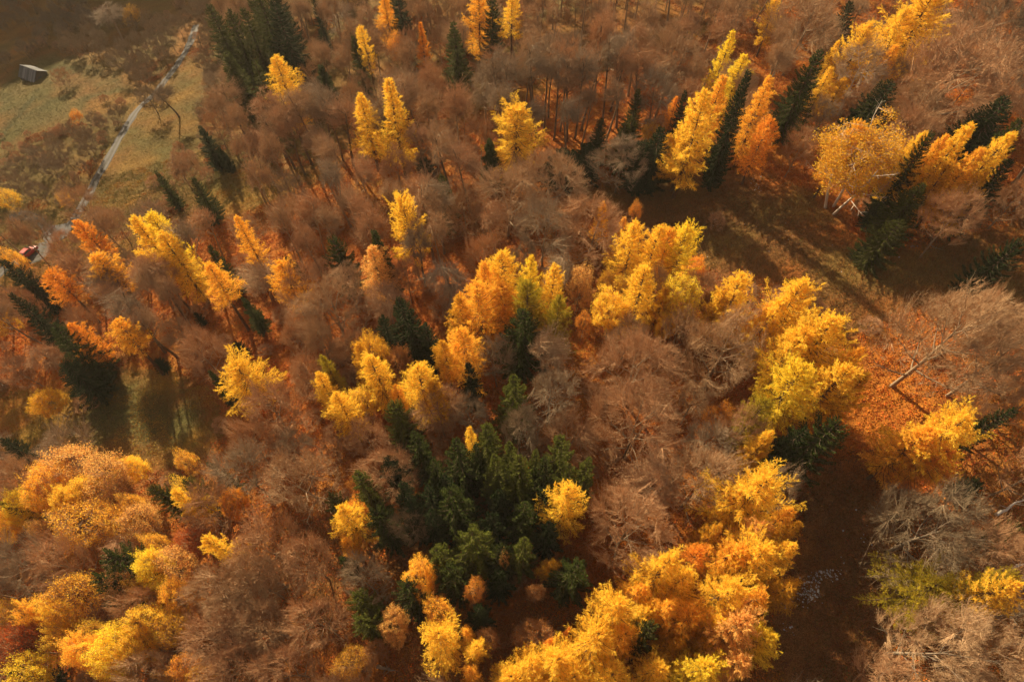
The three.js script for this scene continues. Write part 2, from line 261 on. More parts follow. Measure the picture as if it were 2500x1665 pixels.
// broadleaf: trunk, forking limbs, then shoots that fill the crown evenly out to its rim, each set with fine twigs; bare, or with leaves scattered on the shoots
function broadleaf(s, { H = 18, fork = .3, R = 5, limbsN = 9, sub = 7, shoots = 900, twigs = 13, leaves = 0, stems = 1, spread = 1, leafSize = .13, leafGap = .28, r0 = .22, top = .72, low = .34, twigLen = 1, rim = .6 }) {
  reseed(s); const trunk = new Soup(), limbs = new Soup(), fine = new Soup(), crown = new Soup(), nodes = [], tips = [];
  const curve = (o, d, L, lift, n, wob) => { const pts = [o]; let p = o, v = d; for (let k = 1; k <= n; k++) { v = norm(v[0] + rr(-wob, wob), v[1] + lift / n + rr(-wob, wob) * .7, v[2] + rr(-wob, wob)); p = [p[0] + v[0] * L / n, p[1] + v[1] * L / n, p[2] + v[2] * L / n]; pts.push(p); } return pts; };
  const off = (pts, q) => { const a = onLine(pts, Math.max(0, q - .1)), b = onLine(pts, Math.min(1, q + .1)); return norm(b[0] - a[0], b[1] - a[1], b[2] - a[2]); };
  const side = (d, ang, az) => { const u = Math.abs(d[1]) > .9 ? [1, 0, 0] : [0, 1, 0], s1 = norm(d[1] * u[2] - d[2] * u[1], d[2] * u[0] - d[0] * u[2], d[0] * u[1] - d[1] * u[0]), t1 = [d[1] * s1[2] - d[2] * s1[1], d[2] * s1[0] - d[0] * s1[2], d[0] * s1[1] - d[1] * s1[0]], c = Math.cos(ang), e = Math.sin(ang); return norm(...[0, 1, 2].map((i) => d[i] * c + (s1[i] * Math.cos(az) + t1[i] * Math.sin(az)) * e)); };
  const lob = [rnd() * 6.28, rnd() * 6.28, rnd() * 6.28], mid = H * (low + 1) / 2 - H * .04, half = H * (1 - low) / 2 + H * .04;
  const reach = (d) => { const az = Math.atan2(d[2], d[0]); return (1 + .17 * Math.sin(az * 2 + lob[0]) + .14 * Math.sin(az * 3 + lob[1] + d[1] * 3) + .09 * Math.sin(az * 6 + lob[2] + d[1] * 4)) / Math.sqrt((d[0] * d[0] + d[2] * d[2]) / (R * R) + d[1] * d[1] / (half * half)); };
  for (let st = 0; st < stems; st++) {
    const sa = st / stems * 6.28 + rnd(), lean = stems > 1 ? rr(.1, .24) : .04, line = curve([stems > 1 ? Math.cos(sa) * .35 : 0, -1.2, stems > 1 ? Math.sin(sa) * .35 : 0], norm(Math.cos(sa) * lean, 1, Math.sin(sa) * lean), H * top + 1.2, .05, 9, .05);
    trunk.tube(line, line.map((_, i) => r0 / Math.sqrt(stems) * (Math.pow(1 - i / line.length, .8) + (i === 0 ? .25 : 0)) + .01), 8, [1, 1, 1]);
    for (let i = 5; i < line.length; i++) if (line[i][1] > H * fork) nodes.push(line[i]);
    for (let i = 0; i < limbsN; i++) {
      const q = fork / top + (1 - fork / top) * Math.pow((i + rnd() * .6) / limbsN, 1.1), o = onLine(line, Math.min(.99, q)), t = (o[1] / H - fork) / (1 - fork), az = i * 2.39996 + rr(-.4, .4) + sa;
      const ang = clamp((1.25 - .95 * t) * spread + rr(-.15, .15), .12, 1.5), L = R * Math.sqrt(Math.max(.12, 1 - Math.pow(t * .9, 2))) * rr(.72, .98), d = norm(Math.cos(az) * Math.sin(ang), Math.cos(ang), Math.sin(az) * Math.sin(ang));
      const a = curve(o, d, L, .2, 6, .12), ra = r0 * .42 * Math.pow(L / R, .8) * (1 - .45 * t) / Math.sqrt(stems);
      limbs.tube(a, a.map((_, k) => ra * Math.pow(1 - k / 6.5, .9) + .008), 5, tint(.85, 1.15, .05)); nodes.push(...a.slice(1));
      for (let j = 0; j < sub; j++) {
        const qa = .2 + .8 * (j + rnd() * .7) / sub, ob = onLine(a, qa), db = side(off(a, qa), rr(.45, 1), j * 2.4 + rr(-.6, .6)), Lb = L * rr(.28, .5) * (1.12 - .5 * qa);
        const b = curve(ob, norm(db[0], db[1] + .12, db[2]), Lb, .2, 4, .16), rb = ra * .36 * (1.15 - .6 * qa);
        limbs.tube(b, b.map((_, k) => rb * (1 - k / 4.4) + .006), 3, tint(.85, 1.2, .05)); nodes.push(...b.slice(1));
      }
    }
  }
  const foot = [0, H * Math.min(fork, low) * .7, 0];
  for (let k = 0; k < shoots; k++) {
    const u = 1 - (k + .5) / shoots * 1.55, az = k * 2.39996 + rr(-.3, .3), e = Math.sqrt(Math.max(0, 1 - u * u)), d = [Math.cos(az) * e, u, Math.sin(az) * e], f = reach(d) * (rim + (1 - rim) * Math.sqrt(rnd())) * rr(.94, 1.05);
    const P = [d[0] * f, mid + d[1] * f, d[2] * f]; let best = null, bd = 1e9;
    for (const n of nodes) { const q = (n[0] - P[0]) ** 2 + (n[1] - P[1]) ** 2 + (n[2] - P[2]) ** 2, back = n[0] ** 2 + n[2] ** 2 > P[0] ** 2 + P[2] ** 2 || n[1] > P[1] + .4 ? 2.2 : 1; if (q * back < bd) { bd = q * back; best = n; } }
    const v0 = norm(P[0] - foot[0] + rr(-1, 1) * R * .2, P[1] - foot[1] + rr(-.5, 1) * R * .15, P[2] - foot[2] + rr(-1, 1) * R * .2), m1 = [0, 1, 2].map((i) => best[i] * .45 + P[i] * .55 - v0[i] * .12);
    fine.tube([best, m1, P], [.02, .013, .005], 3, tint(.7, 1.1, .06)); tips.push([m1, P]);
    const tone = rr(.78, 1.15);
    for (let m = 0; m < twigs; m++) { const q = rr(.25, 1), o = onLine([best, m1, P], q), w = norm(v0[0] + rr(-.75, .75), v0[1] + rr(-.55, .75), v0[2] + rr(-.75, .75)), l = rr(.35, .95) * twigLen, c = tint(tone * .8, tone * 1.15, .08); fine.twig(o[0], o[1], o[2], w[0], w[1], w[2], l, rr(.018, .03), c);
      if (m % 2) fine.twig(o[0] + w[0] * l * .4, o[1] + w[1] * l * .4, o[2] + w[2] * l * .4, ...norm(w[0] + rr(-.5, .5), w[1] + rr(-.4, .5), w[2] + rr(-.5, .5)), l * .75, .018, c); }
  }
  if (leaves) for (let k = 0; k < leaves; k++) { const [a, b] = tips[Math.floor(rnd() * tips.length)], q = rr(-.1, 1.3), sd = leafGap, v = norm(rr(-1, 1), rr(-.7, .9), rr(-1, 1)), s1 = rr(.7, 1.25); crown.blade(a[0] + (b[0] - a[0]) * q + rr(-sd, sd), a[1] + (b[1] - a[1]) * q + rr(-sd, sd), a[2] + (b[2] - a[2]) * q + rr(-sd, sd), v[0], v[1], v[2], leafSize * s1 * 1.25, leafSize * s1 * .85, tint(.7, 1.2, .14)); }
  const parts = [['trunk', trunk.geometry(true), 'bark'], ['limbs', limbs.geometry(true), 'bark'], ['twigs', fine.geometry(), 'twig']]; if (leaves) parts.push(['crown', crown.geometry(), 'leaf']);
  return { H, R: R * 1.06, parts };
}

// ---------------------------------------------------------------- materials
const leafMat = (r, g, b, through = .45) => new THREE.MeshPhysicalMaterial({ color: new THREE.Color().setRGB(r, g, b), vertexColors: true, roughness: .95, specularIntensity: .1, transmission: through, thickness: 0, side: THREE.DoubleSide });
const barkTex = grainTexture(256, (i, j) => { const v = 130 + 110 * fbm(i * .12, j * .02, 4); return [v, v, v]; }, false);
const barkMat = (r, g, b) => new THREE.MeshPhysicalMaterial({ specularIntensity: .2, color: new THREE.Color().setRGB(r, g, b), vertexColors: true, roughness: .9 });
const LEAF = {
  gold: leafMat(.96, .63, .06), lemon: leafMat(.93, .69, .05), amber: leafMat(.95, .53, .055), orange: leafMat(.88, .38, .04), peach: leafMat(.88, .5, .13), ochre: leafMat(.72, .4, .03),
  olive: leafMat(.4, .3, .02), rust: leafMat(.42, .09, .016), brown: leafMat(.42, .18, .045),
  green: leafMat(.05, .066, .012, .25), dark: leafMat(.026, .04, .011, .2), bright: leafMat(.115, .128, .018, .3), moss: leafMat(.075, .082, .014, .25),
};
const BARK = {
  larchBark: barkMat(.1, .06, .035), spruceBark: barkMat(.09, .06, .04), beechBark: barkMat(.24, .17, .105), greyBark: barkMat(.19, .145, .1), birchBark: barkMat(.5, .43, .34), darkBark: barkMat(.12, .085, .055),
  russetTwig: barkMat(.44, .25, .125), brownTwig: barkMat(.42, .265, .14), greyTwig: barkMat(.33, .24, .15), paleTwig: barkMat(.42, .3, .19), darkTwig: barkMat(.24, .17, .1),
};

// ---------------------------------------------------------------- one of each shape, kept and copied
const SHAPES = {
  larchSlim: () => [larch(11, { H: 18, base: .18, R: 2.4, pow: .75, p2: 1.7, n: 106 }), larch(12, { H: 18, base: .22, R: 2.5, pow: .7, p2: 1.9, n: 102 })],
  larchCone: () => [larch(21, { H: 15, base: .2, R: 3.2, pow: .7, p2: 1.7, n: 96 }), larch(22, { H: 15, base: .22, R: 3.1, pow: .6, p2: 1.9, n: 92 }), larch(23, { H: 15, base: .16, R: 3.2, pow: .75, p2: 1.5, n: 100 })],
  larchHigh: () => [larch(31, { H: 18, base: .5, R: 2.7, pow: .7, p2: 1.7, n: 66 }), larch(32, { H: 18, base: .55, R: 2.6, pow: .75, p2: 1.5, n: 60, droop: .2 }), larch(33, { H: 18, base: .45, R: 2.7, pow: .65, p2: 1.6, n: 64 })],
  larchBroad: () => [larch(41, { H: 15, base: .22, R: 4.2, pow: .6, p2: 1.9, n: 112 }), larch(42, { H: 15, base: .25, R: 4.2, pow: .65, p2: 1.7, n: 108 }), larch(43, { H: 14, base: .3, R: 4.4, pow: .55, p2: 1.8, n: 100 })],
  spruceSlim: () => [spruce(51, { H: 20, R: 2.1, tiers: 36, per: 6, pow: .75, p2: 1.2 }), spruce(52, { H: 20, R: 2.2, tiers: 32, per: 6, gap: .15, pow: .8, p2: 1.2 })],
  spruceCone: () => [spruce(61, { H: 16, R: 3.2, tiers: 21, per: 6.5, pow: 0.8, p2: 1.3 }), spruce(62, { H: 16, R: 3.3, tiers: 20, per: 7, pow: 0.72, p2: 1.35, gap: 0.06 }), spruce(63, { H: 16, R: 3.1, tiers: 22, per: 6.5, pow: 0.85, p2: 1.2, gap: 0.05 })],
  spruceBroad: () => [spruce(71, { H: 11, R: 3.9, tiers: 15, per: 8, pow: 0.68, p2: 1.5 }), spruce(72, { H: 11, R: 3.8, tiers: 14, per: 8, pow: 0.6, p2: 1.5, gap: 0.06 })],
  beechBroad: () => [broadleaf(81, { H: 15, R: 5.2, fork: 0.2 }), broadleaf(82, { H: 15, R: 5.4, fork: 0.17, limbsN: 10, low: 0.25 }), broadleaf(83, { H: 16, R: 5, fork: 0.24, spread: 0.9, low: 0.4 }), broadleaf(84, { H: 14, R: 5.2, fork: 0.18, spread: 1.12, low: 0.22 })],
  beechHuge: () => [broadleaf(87, { H: 17, R: 8, fork: 0.16, limbsN: 13, sub: 9, shoots: 2100, low: 0.2, r0: 0.4, rim: 0.55 }), broadleaf(88, { H: 17, R: 8.2, fork: 0.2, limbsN: 12, sub: 9, shoots: 2000, low: 0.26, r0: 0.36, spread: 1.08, rim: 0.55 })],
  beechTall: () => [broadleaf(91, { H: 20, R: 2.7, fork: 0.5, limbsN: 7, sub: 6, shoots: 480, spread: 0.5, r0: 0.24, top: 0.88, low: 0.58, rim: 0.25 }), broadleaf(92, { H: 20, R: 2.5, fork: 0.55, limbsN: 7, sub: 6, shoots: 420, spread: 0.45, r0: 0.22, top: 0.88, low: 0.62, rim: 0.25 }), broadleaf(93, { H: 20, R: 2.9, fork: 0.45, limbsN: 8, sub: 6, shoots: 540, spread: 0.52, r0: 0.25, top: 0.86, low: 0.52, rim: 0.25 }), broadleaf(94, { H: 18, R: 2.8, fork: 0.4, limbsN: 8, sub: 6, shoots: 500, spread: 0.58, r0: 0.2, top: 0.82, low: 0.47, rim: 0.25, twigLen: 1.15 })],
  leafyRound: () => [broadleaf(101, { H: 12, R: 3.5, fork: 0.22, twigs: 4, leaves: 24000, shoots: 420, low: 0.28, r0: 0.14 }), broadleaf(102, { H: 12, R: 3.6, fork: 0.2, twigs: 4, leaves: 22000, shoots: 400, low: 0.25, r0: 0.14 }), broadleaf(103, { H: 12, R: 3.3, fork: 0.25, twigs: 5, leaves: 15000, shoots: 420, low: 0.32, r0: 0.14 })],
  leafyThin: () => [broadleaf(111, { H: 12, R: 3, fork: 0.28, twigs: 8, leaves: 7000, shoots: 420, r0: 0.12 }), broadleaf(112, { H: 12, R: 3.2, fork: 0.22, twigs: 8, leaves: 9000, shoots: 440, r0: 0.12, spread: 0.85 })],
  birch: () => [broadleaf(121, { H: 15, R: 3.4, fork: 0.35, twigs: 5, leaves: 21000, stems: 3, limbsN: 6, sub: 6, shoots: 620, r0: 0.22, top: 0.85, leafSize: 0.12, leafGap: 0.34, low: 0.3, rim: 0.45 })],
  bush: () => [broadleaf(131, { H: 4.5, R: 2.4, fork: 0.1, limbsN: 8, sub: 5, shoots: 360, twigs: 12, r0: 0.08, stems: 2, low: 0.1, twigLen: 0.8 }), broadleaf(132, { H: 4.5, R: 2.2, fork: 0.12, limbsN: 8, sub: 5, shoots: 340, twigs: 12, r0: 0.08, stems: 2, low: 0.12, twigLen: 0.8 })],
};
const made = {}, protos = {};
const shapeOf = (k) => made[k] || (made[k] = SHAPES[k]());
function tree(shape, variant, leaf, barkName, twigName) {           // the first of its look is built, later ones are copies of it
  const list = shapeOf(shape), v = variant % list.length, key = [shape, v, leaf, barkName, twigName].join();
  if (!protos[key]) {
    const g = new THREE.Group();
    for (const [n, geo, m] of list[v].parts) { const o = new THREE.Mesh(geo, m === 'leaf' ? LEAF[leaf] : m === 'bark' ? BARK[barkName || 'beechBark'] : m === 'twig' ? BARK[twigName || 'russetTwig'] : BARK[m]); o.name = n; o.castShadow = o.receiveShadow = true; g.add(o); }
    protos[key] = g;
  }
  return { o: protos[key].clone(), H: list[v].H, R: list[v].R };
}

// ---------------------------------------------------------------- landmarks that labels refer to
const MARKS = [['the weathered hut', 83, 178], ['the red car', 72, 618], ['the gravel bend', 120, 548], ['the middle of the gravel track', 320, 290], ['the top end of the track', 470, 90], ['the dark spruce row beside the track', 600, 80],
  ['the tall twin golden larches', 910, 260], ['the wide golden larch near top centre', 1265, 320], ['the grove of tall bare trunks', 1420, 210], ['the round dark spruce', 818, 610], ['the starry golden larch by the left meadow', 582, 930], ['the tall black spruce', 979, 800],
  ['the lone rounded spruce', 1275, 840], ['the middle of the spruce grove', 1180, 1150], ['the bright star-shaped spruce', 1159, 1340], ['the left meadow', 320, 1030], ['the brown meadow', 1900, 590], ['the leaning bare beech', 2290, 850], ['the big golden clump on the right', 1990, 880],
  ['the orange birch', 2106, 390], ['the long pointed spruce', 1960, 230], ['the pale stones', 2000, 1420], ['the huge bare beech', 2347, 180], ['the green spruce by the glade', 2020, 1090], ['the flat green fir', 268, 1400], ['the rust-red tree', 40, 1590],
  ['the golden mass at bottom right', 1650, 1490], ['the golden larch touching the spruce grove', 1382, 1230], ['the yellow grass clearing', 590, 475], ['the twin-topped green spruce', 868, 1500], ['the fan of golden larches', 390, 600], ['the slanting slim larch', 690, 200], ['the bare round beech', 1556, 900], ['the red glade', 2150, 1020], ['the broken-limbed grey beech', 2278, 1300], ['the golden larch row', 1560, 720]];
const used = new Set();
function where(px, py, desc) {
  const near = MARKS.map(([n, x, y]) => ({ n, dx: px - x, dy: py - y, d: Math.hypot(px - x, py - y) })).filter((m) => m.d > 28).sort((a, b) => a.d - b.d);
  const dir = (m) => { const a = Math.atan2(m.dy, m.dx) * 180 / Math.PI; return ['right of', 'below right of', 'below', 'below left of', 'left of', 'above left of', 'above', 'above right of'][Math.round((a + 360) / 45) % 8]; };
  const far = (m) => (m.d < 75 ? 'close ' : m.d < 150 ? '' : m.d < 240 ? 'well ' : 'far ');
  const tries = [];
  for (let i = 0; i < 4; i++) tries.push(`${desc} ${far(near[i])}${dir(near[i])} ${near[i].n}`);
  for (let i = 0; i < 4; i++) for (let j = 0; j < 9; j++) if (i !== j) tries.push(`${desc} ${dir(near[i])} ${near[i].n.replace('the middle of ', '')} and ${dir(near[j])} ${near[j].n}`);
  return tries.map(cut).find((t) => !used.has(t) && t.split(' ').length <= 16) || tries.find((t) => !used.has(t)) || tries[0];
}
const cut = (t) => t.split(' ').length <= 16 ? t : t.replace(/ growing| standing/g, '').replace('the middle of ', '').replace(' near top centre', '').replace(' by the left meadow', '').replace(' beside the track', '');
const planted = [], keepSeen = [];
function plant({ shape, variant, leaf, bark, twig, px, py, w, h, at = 1, name, desc, category, group, label, turn, lean }) {
  const p = hit(px, py, h * at), k = tree(shape, variant, leaf, bark, twig), o = k.o, wide = w * p.t / FOCAL, s = wide / 2 / k.R;
  o.name = numbered(name); o.position.set(p.x, p.y, p.z); o.scale.set(s, h / k.H, s);
  o.rotation.set(rr(-.03, .03), turn ?? rr(0, 6.283), rr(-.03, .03)); if (lean) { o.rotation.order = 'ZXY'; o.rotation.z = lean; }
  const l = cut(label || where(px, py, desc)); used.add(l);
  o.userData = { label: l, category }; if (group) o.userData.group = group;
  scene.add(o); planted.push({ x: p.x, z: p.z, r: wide / 2, h });
  if (['larch', 'spruce', 'fir', 'birch'].includes(name)) { const a = project(p.x, p.y + h, p.z), b = project(p.x, p.y + h * .4, p.z); keepSeen.push({ a: [a[0], a[1] + w * .15], b: [b[0], b[1]], w, depth: a[2] }); }
  return o;
}
// ---------------------------------------------------------------- the trees one can tell apart: kind, where its top (or, for round crowns, its middle) shows, crown width in the picture, height, colour
const KIND = {
  LS: ['larchSlim', 1, 'larch', 'larch tree', 'golden larches in the wood'], LC: ['larchCone', 1, 'larch', 'larch tree', 'golden larches in the wood'], LH: ['larchHigh', 1, 'larch', 'larch tree', 'golden larches in the wood'], LB: ['larchBroad', 1, 'larch', 'larch tree', 'golden larches in the wood'],
  SS: ['spruceSlim', 1, 'spruce', 'spruce tree', 'green spruces in the wood'], SC: ['spruceCone', 1, 'spruce', 'spruce tree', 'green spruces in the wood'], SB: ['spruceBroad', 1, 'fir', 'fir tree', 'green spruces in the wood'],
  FR: ['leafyRound', .62, 'leafy_tree', 'leafy tree', 'broadleaf trees still in leaf'], FT: ['leafyThin', .62, 'leafy_tree', 'leafy tree', 'broadleaf trees still in leaf'], BI: ['birch', .62, 'birch', 'birch tree', 'broadleaf trees still in leaf'],
  BB: ['beechBroad', .66, 'bare_beech', 'bare tree', 'bare beeches in the wood'], BT: ['beechTall', .85, 'bare_beech', 'bare tree', 'bare beeches in the wood'], BU: ['bush', .6, 'bare_bush', 'bush', 'bare bushes'],
};
const SHADE = { gold: 'golden', lemon: 'lemon yellow', amber: 'amber', orange: 'orange', peach: 'peach', ochre: 'ochre', olive: 'olive yellow', rust: 'rust red', brown: 'brown', green: 'green', dark: 'dark green', bright: 'bright green', moss: 'mossy green' };
const FORM = { LS: 'slim', LC: 'conical', LH: 'tall-trunked', LB: 'broad', SS: 'narrow', SC: 'pointed', SB: 'rounded', FR: 'round', FT: 'thin-leaved', BI: 'white-stemmed', BB: 'spreading bare', BT: 'slender bare', BU: 'bare' };
const BTONE = { russetTwig: 'russet', brownTwig: 'brown', greyTwig: 'greyish', paleTwig: 'pale', darkTwig: 'dark' };
let vi = 0;
function T(kind, x, y, w, h, tone, label, extra = {}) {
  let [shape, at, name, category, group] = KIND[kind], bare = kind[0] === 'B' && kind !== 'BI';
  if (kind === 'SC' || kind === 'SB') { w *= 1.2; if (y > 700 && x > 700 && x < 1500) { h *= .95; w *= 1.04; } if (x > 1350 && y < 620) w *= 1.22; } else if (kind === 'SS') w *= 1.25; else if (kind[0] === 'L') w *= 1.06;
  if (kind === 'FR' && w < 62) shape = 'leafyThin'; if (kind === 'BB' && w > 200) shape = 'beechHuge'; if (kind === 'LC' && x > 700 && x < 1760 && y > 540) w *= 1.14;
  const size = bare ? (w > 190 ? 'huge ' : w < 105 ? 'small ' : '') : w > 115 ? 'large ' : w < 52 ? 'small ' : '';
  const noun = bare ? (kind === 'BU' ? 'bush' : 'beech') : name.replace('_', ' ').replace('leafy ', '');
  plant({ shape, variant: extra.v ?? vi++, leaf: bare ? undefined : tone, twig: bare ? tone : extra.twig || 'brownTwig', bark: extra.bark || (kind === 'BI' ? 'birchBark' : 'beechBark'), px: x, py: y, w, h, at: extra.at || at, name, category, group,
    desc: `${size}${bare ? BTONE[tone] : SHADE[tone]} ${FORM[kind]} ${noun}`, label, turn: extra.turn, lean: extra.lean });
}
reseed(500);
// upper left and top
T('SC', 513, 8, 88, 22, 'moss', 'leftmost mossy spruce of the dark row beside the track top'); T('SC', 551, 16, 80, 23, 'moss'); T('SC', 588, 10, 86, 24, 'moss'); T('SC', 628, -18, 98, 25, 'moss'); T('SC', 668, -4, 104, 25, 'dark', 'rightmost and darkest spruce of the row beside the track top'); T('SC', 605, -40, 70, 22, 'moss'); T('SC', 655, -45, 80, 22, 'dark');
T('SS', 547, 130, 74, 19, 'moss', 'mossy narrow spruce left of its twin below the spruce row', { v: 0 }); T('SS', 624, 147, 62, 19, 'moss', 'mossy narrow spruce beside the slanting slim golden larch', { v: 1 });
T('LS', 673, 143, 84, 19, 'gold', 'slim golden larch slanting right beside the mossy spruces'); T('LS', 712, 246, 58, 9, 'amber', 'small amber larch at the foot of the slanting slim larch');
T('SS', 486, 308, 48, 13, 'dark', 'dark narrow spruce midway between the track and twin larches'); T('SS', 536, 358, 24, 8, 'dark'); T('SS', 379, 416, 34, 12, 'green', 'small narrow spruce close right of the gravel track'); T('SC', 467, 434, 60, 13, 'green', 'dark pointed spruce left of the yellow grass clearing');
T('SS', 765, -8, 34, 18, 'dark'); T('LH', 883, 68, 46, 20, 'gold', 'small-topped golden larch touching a slim spruce near the top edge'); T('SS', 859, 86, 50, 17, 'moss', 'slim spruce touching the small-topped golden larch near the top');
T('LS', 935, -22, 62, 18, 'amber', 'amber larch cut by the top edge left of centre'); T('SS', 966, -60, 60, 24, 'dark'); T('SS', 782, 161, 48, 13, 'green', 'lone dark green spruce above the tall twin golden larches');
T('LS', 1163, -14, 70, 20, 'amber', 'amber larch left of the spruce at the top edge'); T('SC', 1199, -30, 70, 22, 'green', 'dark spruce between two golden larches at the top edge'); T('LH', 1246, -12, 64, 20, 'gold', 'golden larch right of the spruce at the top edge'); T('SS', 1109, 52, 72, 20, 'moss', 'tall mossy spruce above the wide golden larch', { v: 1 });
T('LS', 1025, 53, 36, 16, 'orange', 'thin orange larch fading into the bare wood near the top'); T('FT', 968, 120, 50, 12, 'orange');
T('LS', 878, 229, 78, 20, 'gold', 'left tree of the tall twin golden larches', { v: 1 }); T('LS', 945, 200, 88, 24, 'gold', 'right, taller tree of the tall twin golden larches', { v: 0 });
T('LB', 1262, 262, 152, 17, 'gold', 'wide golden larch with side branches near the top centre', { v: 0 }); T('SS', 1197, 343, 56, 13, 'green', 'small spruce touching the wide golden larch on its left'); T('SC', 1078, 425, 64, 15, 'moss'); T('LB', 983, 488, 104, 20, 'gold', 'golden larch with ragged top right of the upper centre', { v: 2 });
T('SS', 915, 556, 56, 19, 'green', 'narrow spruce behind the drooping peach larch'); T('LS', 905, 601, 84, 18, 'peach', 'drooping peach larch right of the round dark spruce', { v: 1 }); T('SB', 818, 584, 96, 15, 'green', 'round dark spruce top left of the drooping peach larch', { v: 0 });
T('BU', 1040, 395, 80, 4, 'darkTwig'); T('SB', 1036, 388, 50, 4, 'dark', 'low dark fir shrub right of the twin larches');
// left
T('FT', 20, 490, 60, 8, 'gold', 'thin golden tree at the left edge above the gravel bend'); T('FT', 158, 490, 30, 7, 'amber'); T('FT', 318, 38, 50, 8, 'ochre', 'ochre tree among bare crowns below the top field'); T('FT', 185, 285, 30, 6, 'orange');
T('LC', 187, 542, 74, 17, 'orange', 'orange larch just right of the gravel bend'); T('LC', 327, 536, 92, 20, 'gold', 'leftmost larch of the fan of golden larches', { v: 0 }); T('LC', 367, 527, 78, 20, 'lemon', 'highest lemon larch of the fan of golden larches', { v: 1 }); T('LS', 388, 575, 92, 20, 'gold', 'lowest golden larch of the fan, leaning right');
T('LH', 229, 624, 94, 19, 'amber', 'tall-trunked amber larch below left of the fan of larches', { v: 0 }); T('LH', 119, 669, 80, 16, 'orange', 'orange larch below right of the red car', { v: 2 }); T('LS', 167, 793, 62, 15, 'orange', 'long orange larch standing against the big dark left spruce', { v: 1 }); T('LH', 272, 789, 84, 17, 'amber', 'amber larch above the shadowed left meadow', { v: 1 });
T('LS', 574, 531, 50, 18, 'amber', 'slim amber larch below the yellow grass clearing'); T('LH', 501, 651, 84, 19, 'amber', 'amber tall-trunked larch right of the fan of golden larches', { v: 0 }); T('LB', 680, 647, 92, 15, 'amber', 'compact amber larch left of the round dark spruce', { v: 1 }); T('LB', 574, 884, 136, 14, 'gold', 'starry golden larch right of the left meadow', { v: 2 });
T('FR', 115, 985, 72, 9, 'ochre', 'ochre round tree below the big dark left spruce'); T('FR', 42, 645, 56, 12, 'amber', 'amber round crown just below the red car');
T('SC', 505, 598, 62, 15, 'green', 'dark spruce above the amber tall-trunked larch'); T('SS', 592, 724, 44, 11, 'green'); T('SB', 379, 876, 36, 4, 'dark', 'low dark fir bush at the head of the left meadow'); T('SS', 506, 911, 34, 11, 'green', 'narrow spruce left of the starry golden larch'); T('SB', 572, 838, 44, 5, 'dark'); T('SC', 116, 798, 96, 17, 'green', 'big dark spruce at left behind the long orange larch', { v: 1 }); T('SC', 150, 885, 100, 12, 'dark');
T('SC', 6, 632, 84, 16, 'dark', 'dark spruce at the left edge below the red car'); T('SC', 20, 720, 70, 18, 'dark'); T('SC', 0, 1076, 60, 10, 'dark', 'dark spruce tip at the left edge beside the yellow meadow'); T('SB', 475, 764, 26, 4, 'dark'); T('SC', 697, 626, 46, 8, 'green'); T('FT', 10, 790, 60, 10, 'ochre');
// centre
T('LS', 1124, 718, 70, 15, 'ochre', 'ochre larch behind the left end of the larch row'); T('LC', 1166, 701, 108, 18, 'amber', 'rounded amber larch left of the olive larches', { v: 1 }); T('LC', 1129, 797, 104, 18, 'amber', 'amber larch left of the lone rounded spruce', { v: 0 }); T('LS', 1083, 830, 64, 14, 'ochre');
T('LC', 903, 869, 84, 17, 'gold', 'golden larch right of the pair of ochre larches', { v: 1 }); T('FR', 915, 872, 90, 13, 'ochre'); T('LS', 876, 850, 62, 14, 'ochre'); T('LC', 814, 948, 84, 16, 'gold', 'lowest golden larch left of the spruce grove', { v: 2 }); T('LS', 772, 915, 60, 14, 'gold'); T('LS', 788, 873, 46, 14, 'olive'); T('FR', 875, 985, 76, 10, 'gold'); T('FR', 970, 890, 80, 10, 'brown');
T('LC', 1014, 909, 100, 16, 'gold', 'feathery golden larch above the spruce grove', { v: 1 }); T('LS', 960, 942, 54, 12, 'amber'); T('LC', 1147, 1032, 42, 16, 'gold', 'tiny golden larch tip among the upper grove spruces'); T('LC', 1053, 935, 70, 14, 'ochre');
T('LC', 1228, 630, 94, 17, 'gold', 'tallest golden larch at the left of the larch row', { v: 1 }); T('LC', 1187, 648, 78, 17, 'amber', 'amber larch at the left end of the larch row', { v: 0 }); T('LC', 1220, 700, 90, 14, 'amber'); T('LC', 1296, 624, 62, 17, 'lemon', 'lemon larch rising second in the larch row'); T('LC', 1353, 649, 72, 17, 'gold'); T('LC', 1297, 685, 86, 18, 'olive', 'olive larch just above the lone rounded spruce'); T('LC', 1365, 726, 80, 17, 'olive'); T('FR', 1418, 695, 60, 12, 'peach', 'peach round tree within the golden larch row'); T('FR', 1438, 738, 42, 9, 'peach'); T('FR', 1478, 695, 44, 10, 'ochre'); T('FR', 1522, 705, 44, 10, 'gold');
T('FR', 1495, 765, 100, 12, 'gold', 'wide golden leafy tree below the larch row'); T('LC', 1583, 655, 88, 18, 'gold', 'tall golden larch at the right of the larch row', { v: 1 }); T('FR', 1663, 735, 94, 15, 'lemon', 'pale lemon round tree at the right end of the row'); T('FR', 1628, 790, 62, 9, 'gold'); T('FT', 1424, 790, 50, 8, 'orange'); T('FT', 1527, 665, 44, 9, 'orange'); T('LC', 1624, 715, 60, 12, 'ochre');
T('LC', 1560, 546, 80, 18, 'gold', 'leftmost larch of the clump at the meadow corner', { v: 1 }); T('LC', 1610, 550, 84, 18, 'gold', 'middle larch of the clump at the meadow corner', { v: 0 }); T('LC', 1645, 567, 70, 16, 'amber'); T('LB', 1682, 561, 104, 17, 'lemon', 'lemon larch with long side branches at the meadow corner', { v: 0 }); T('LS', 1477, 495, 46, 12, 'amber', 'small amber larch at the tip of the wood by the meadow'); T('LS', 1526, 530, 40, 12, 'amber'); T('FT', 1552, 520, 36, 7, 'orange'); T('FR', 1690, 660, 70, 8, 'orange');
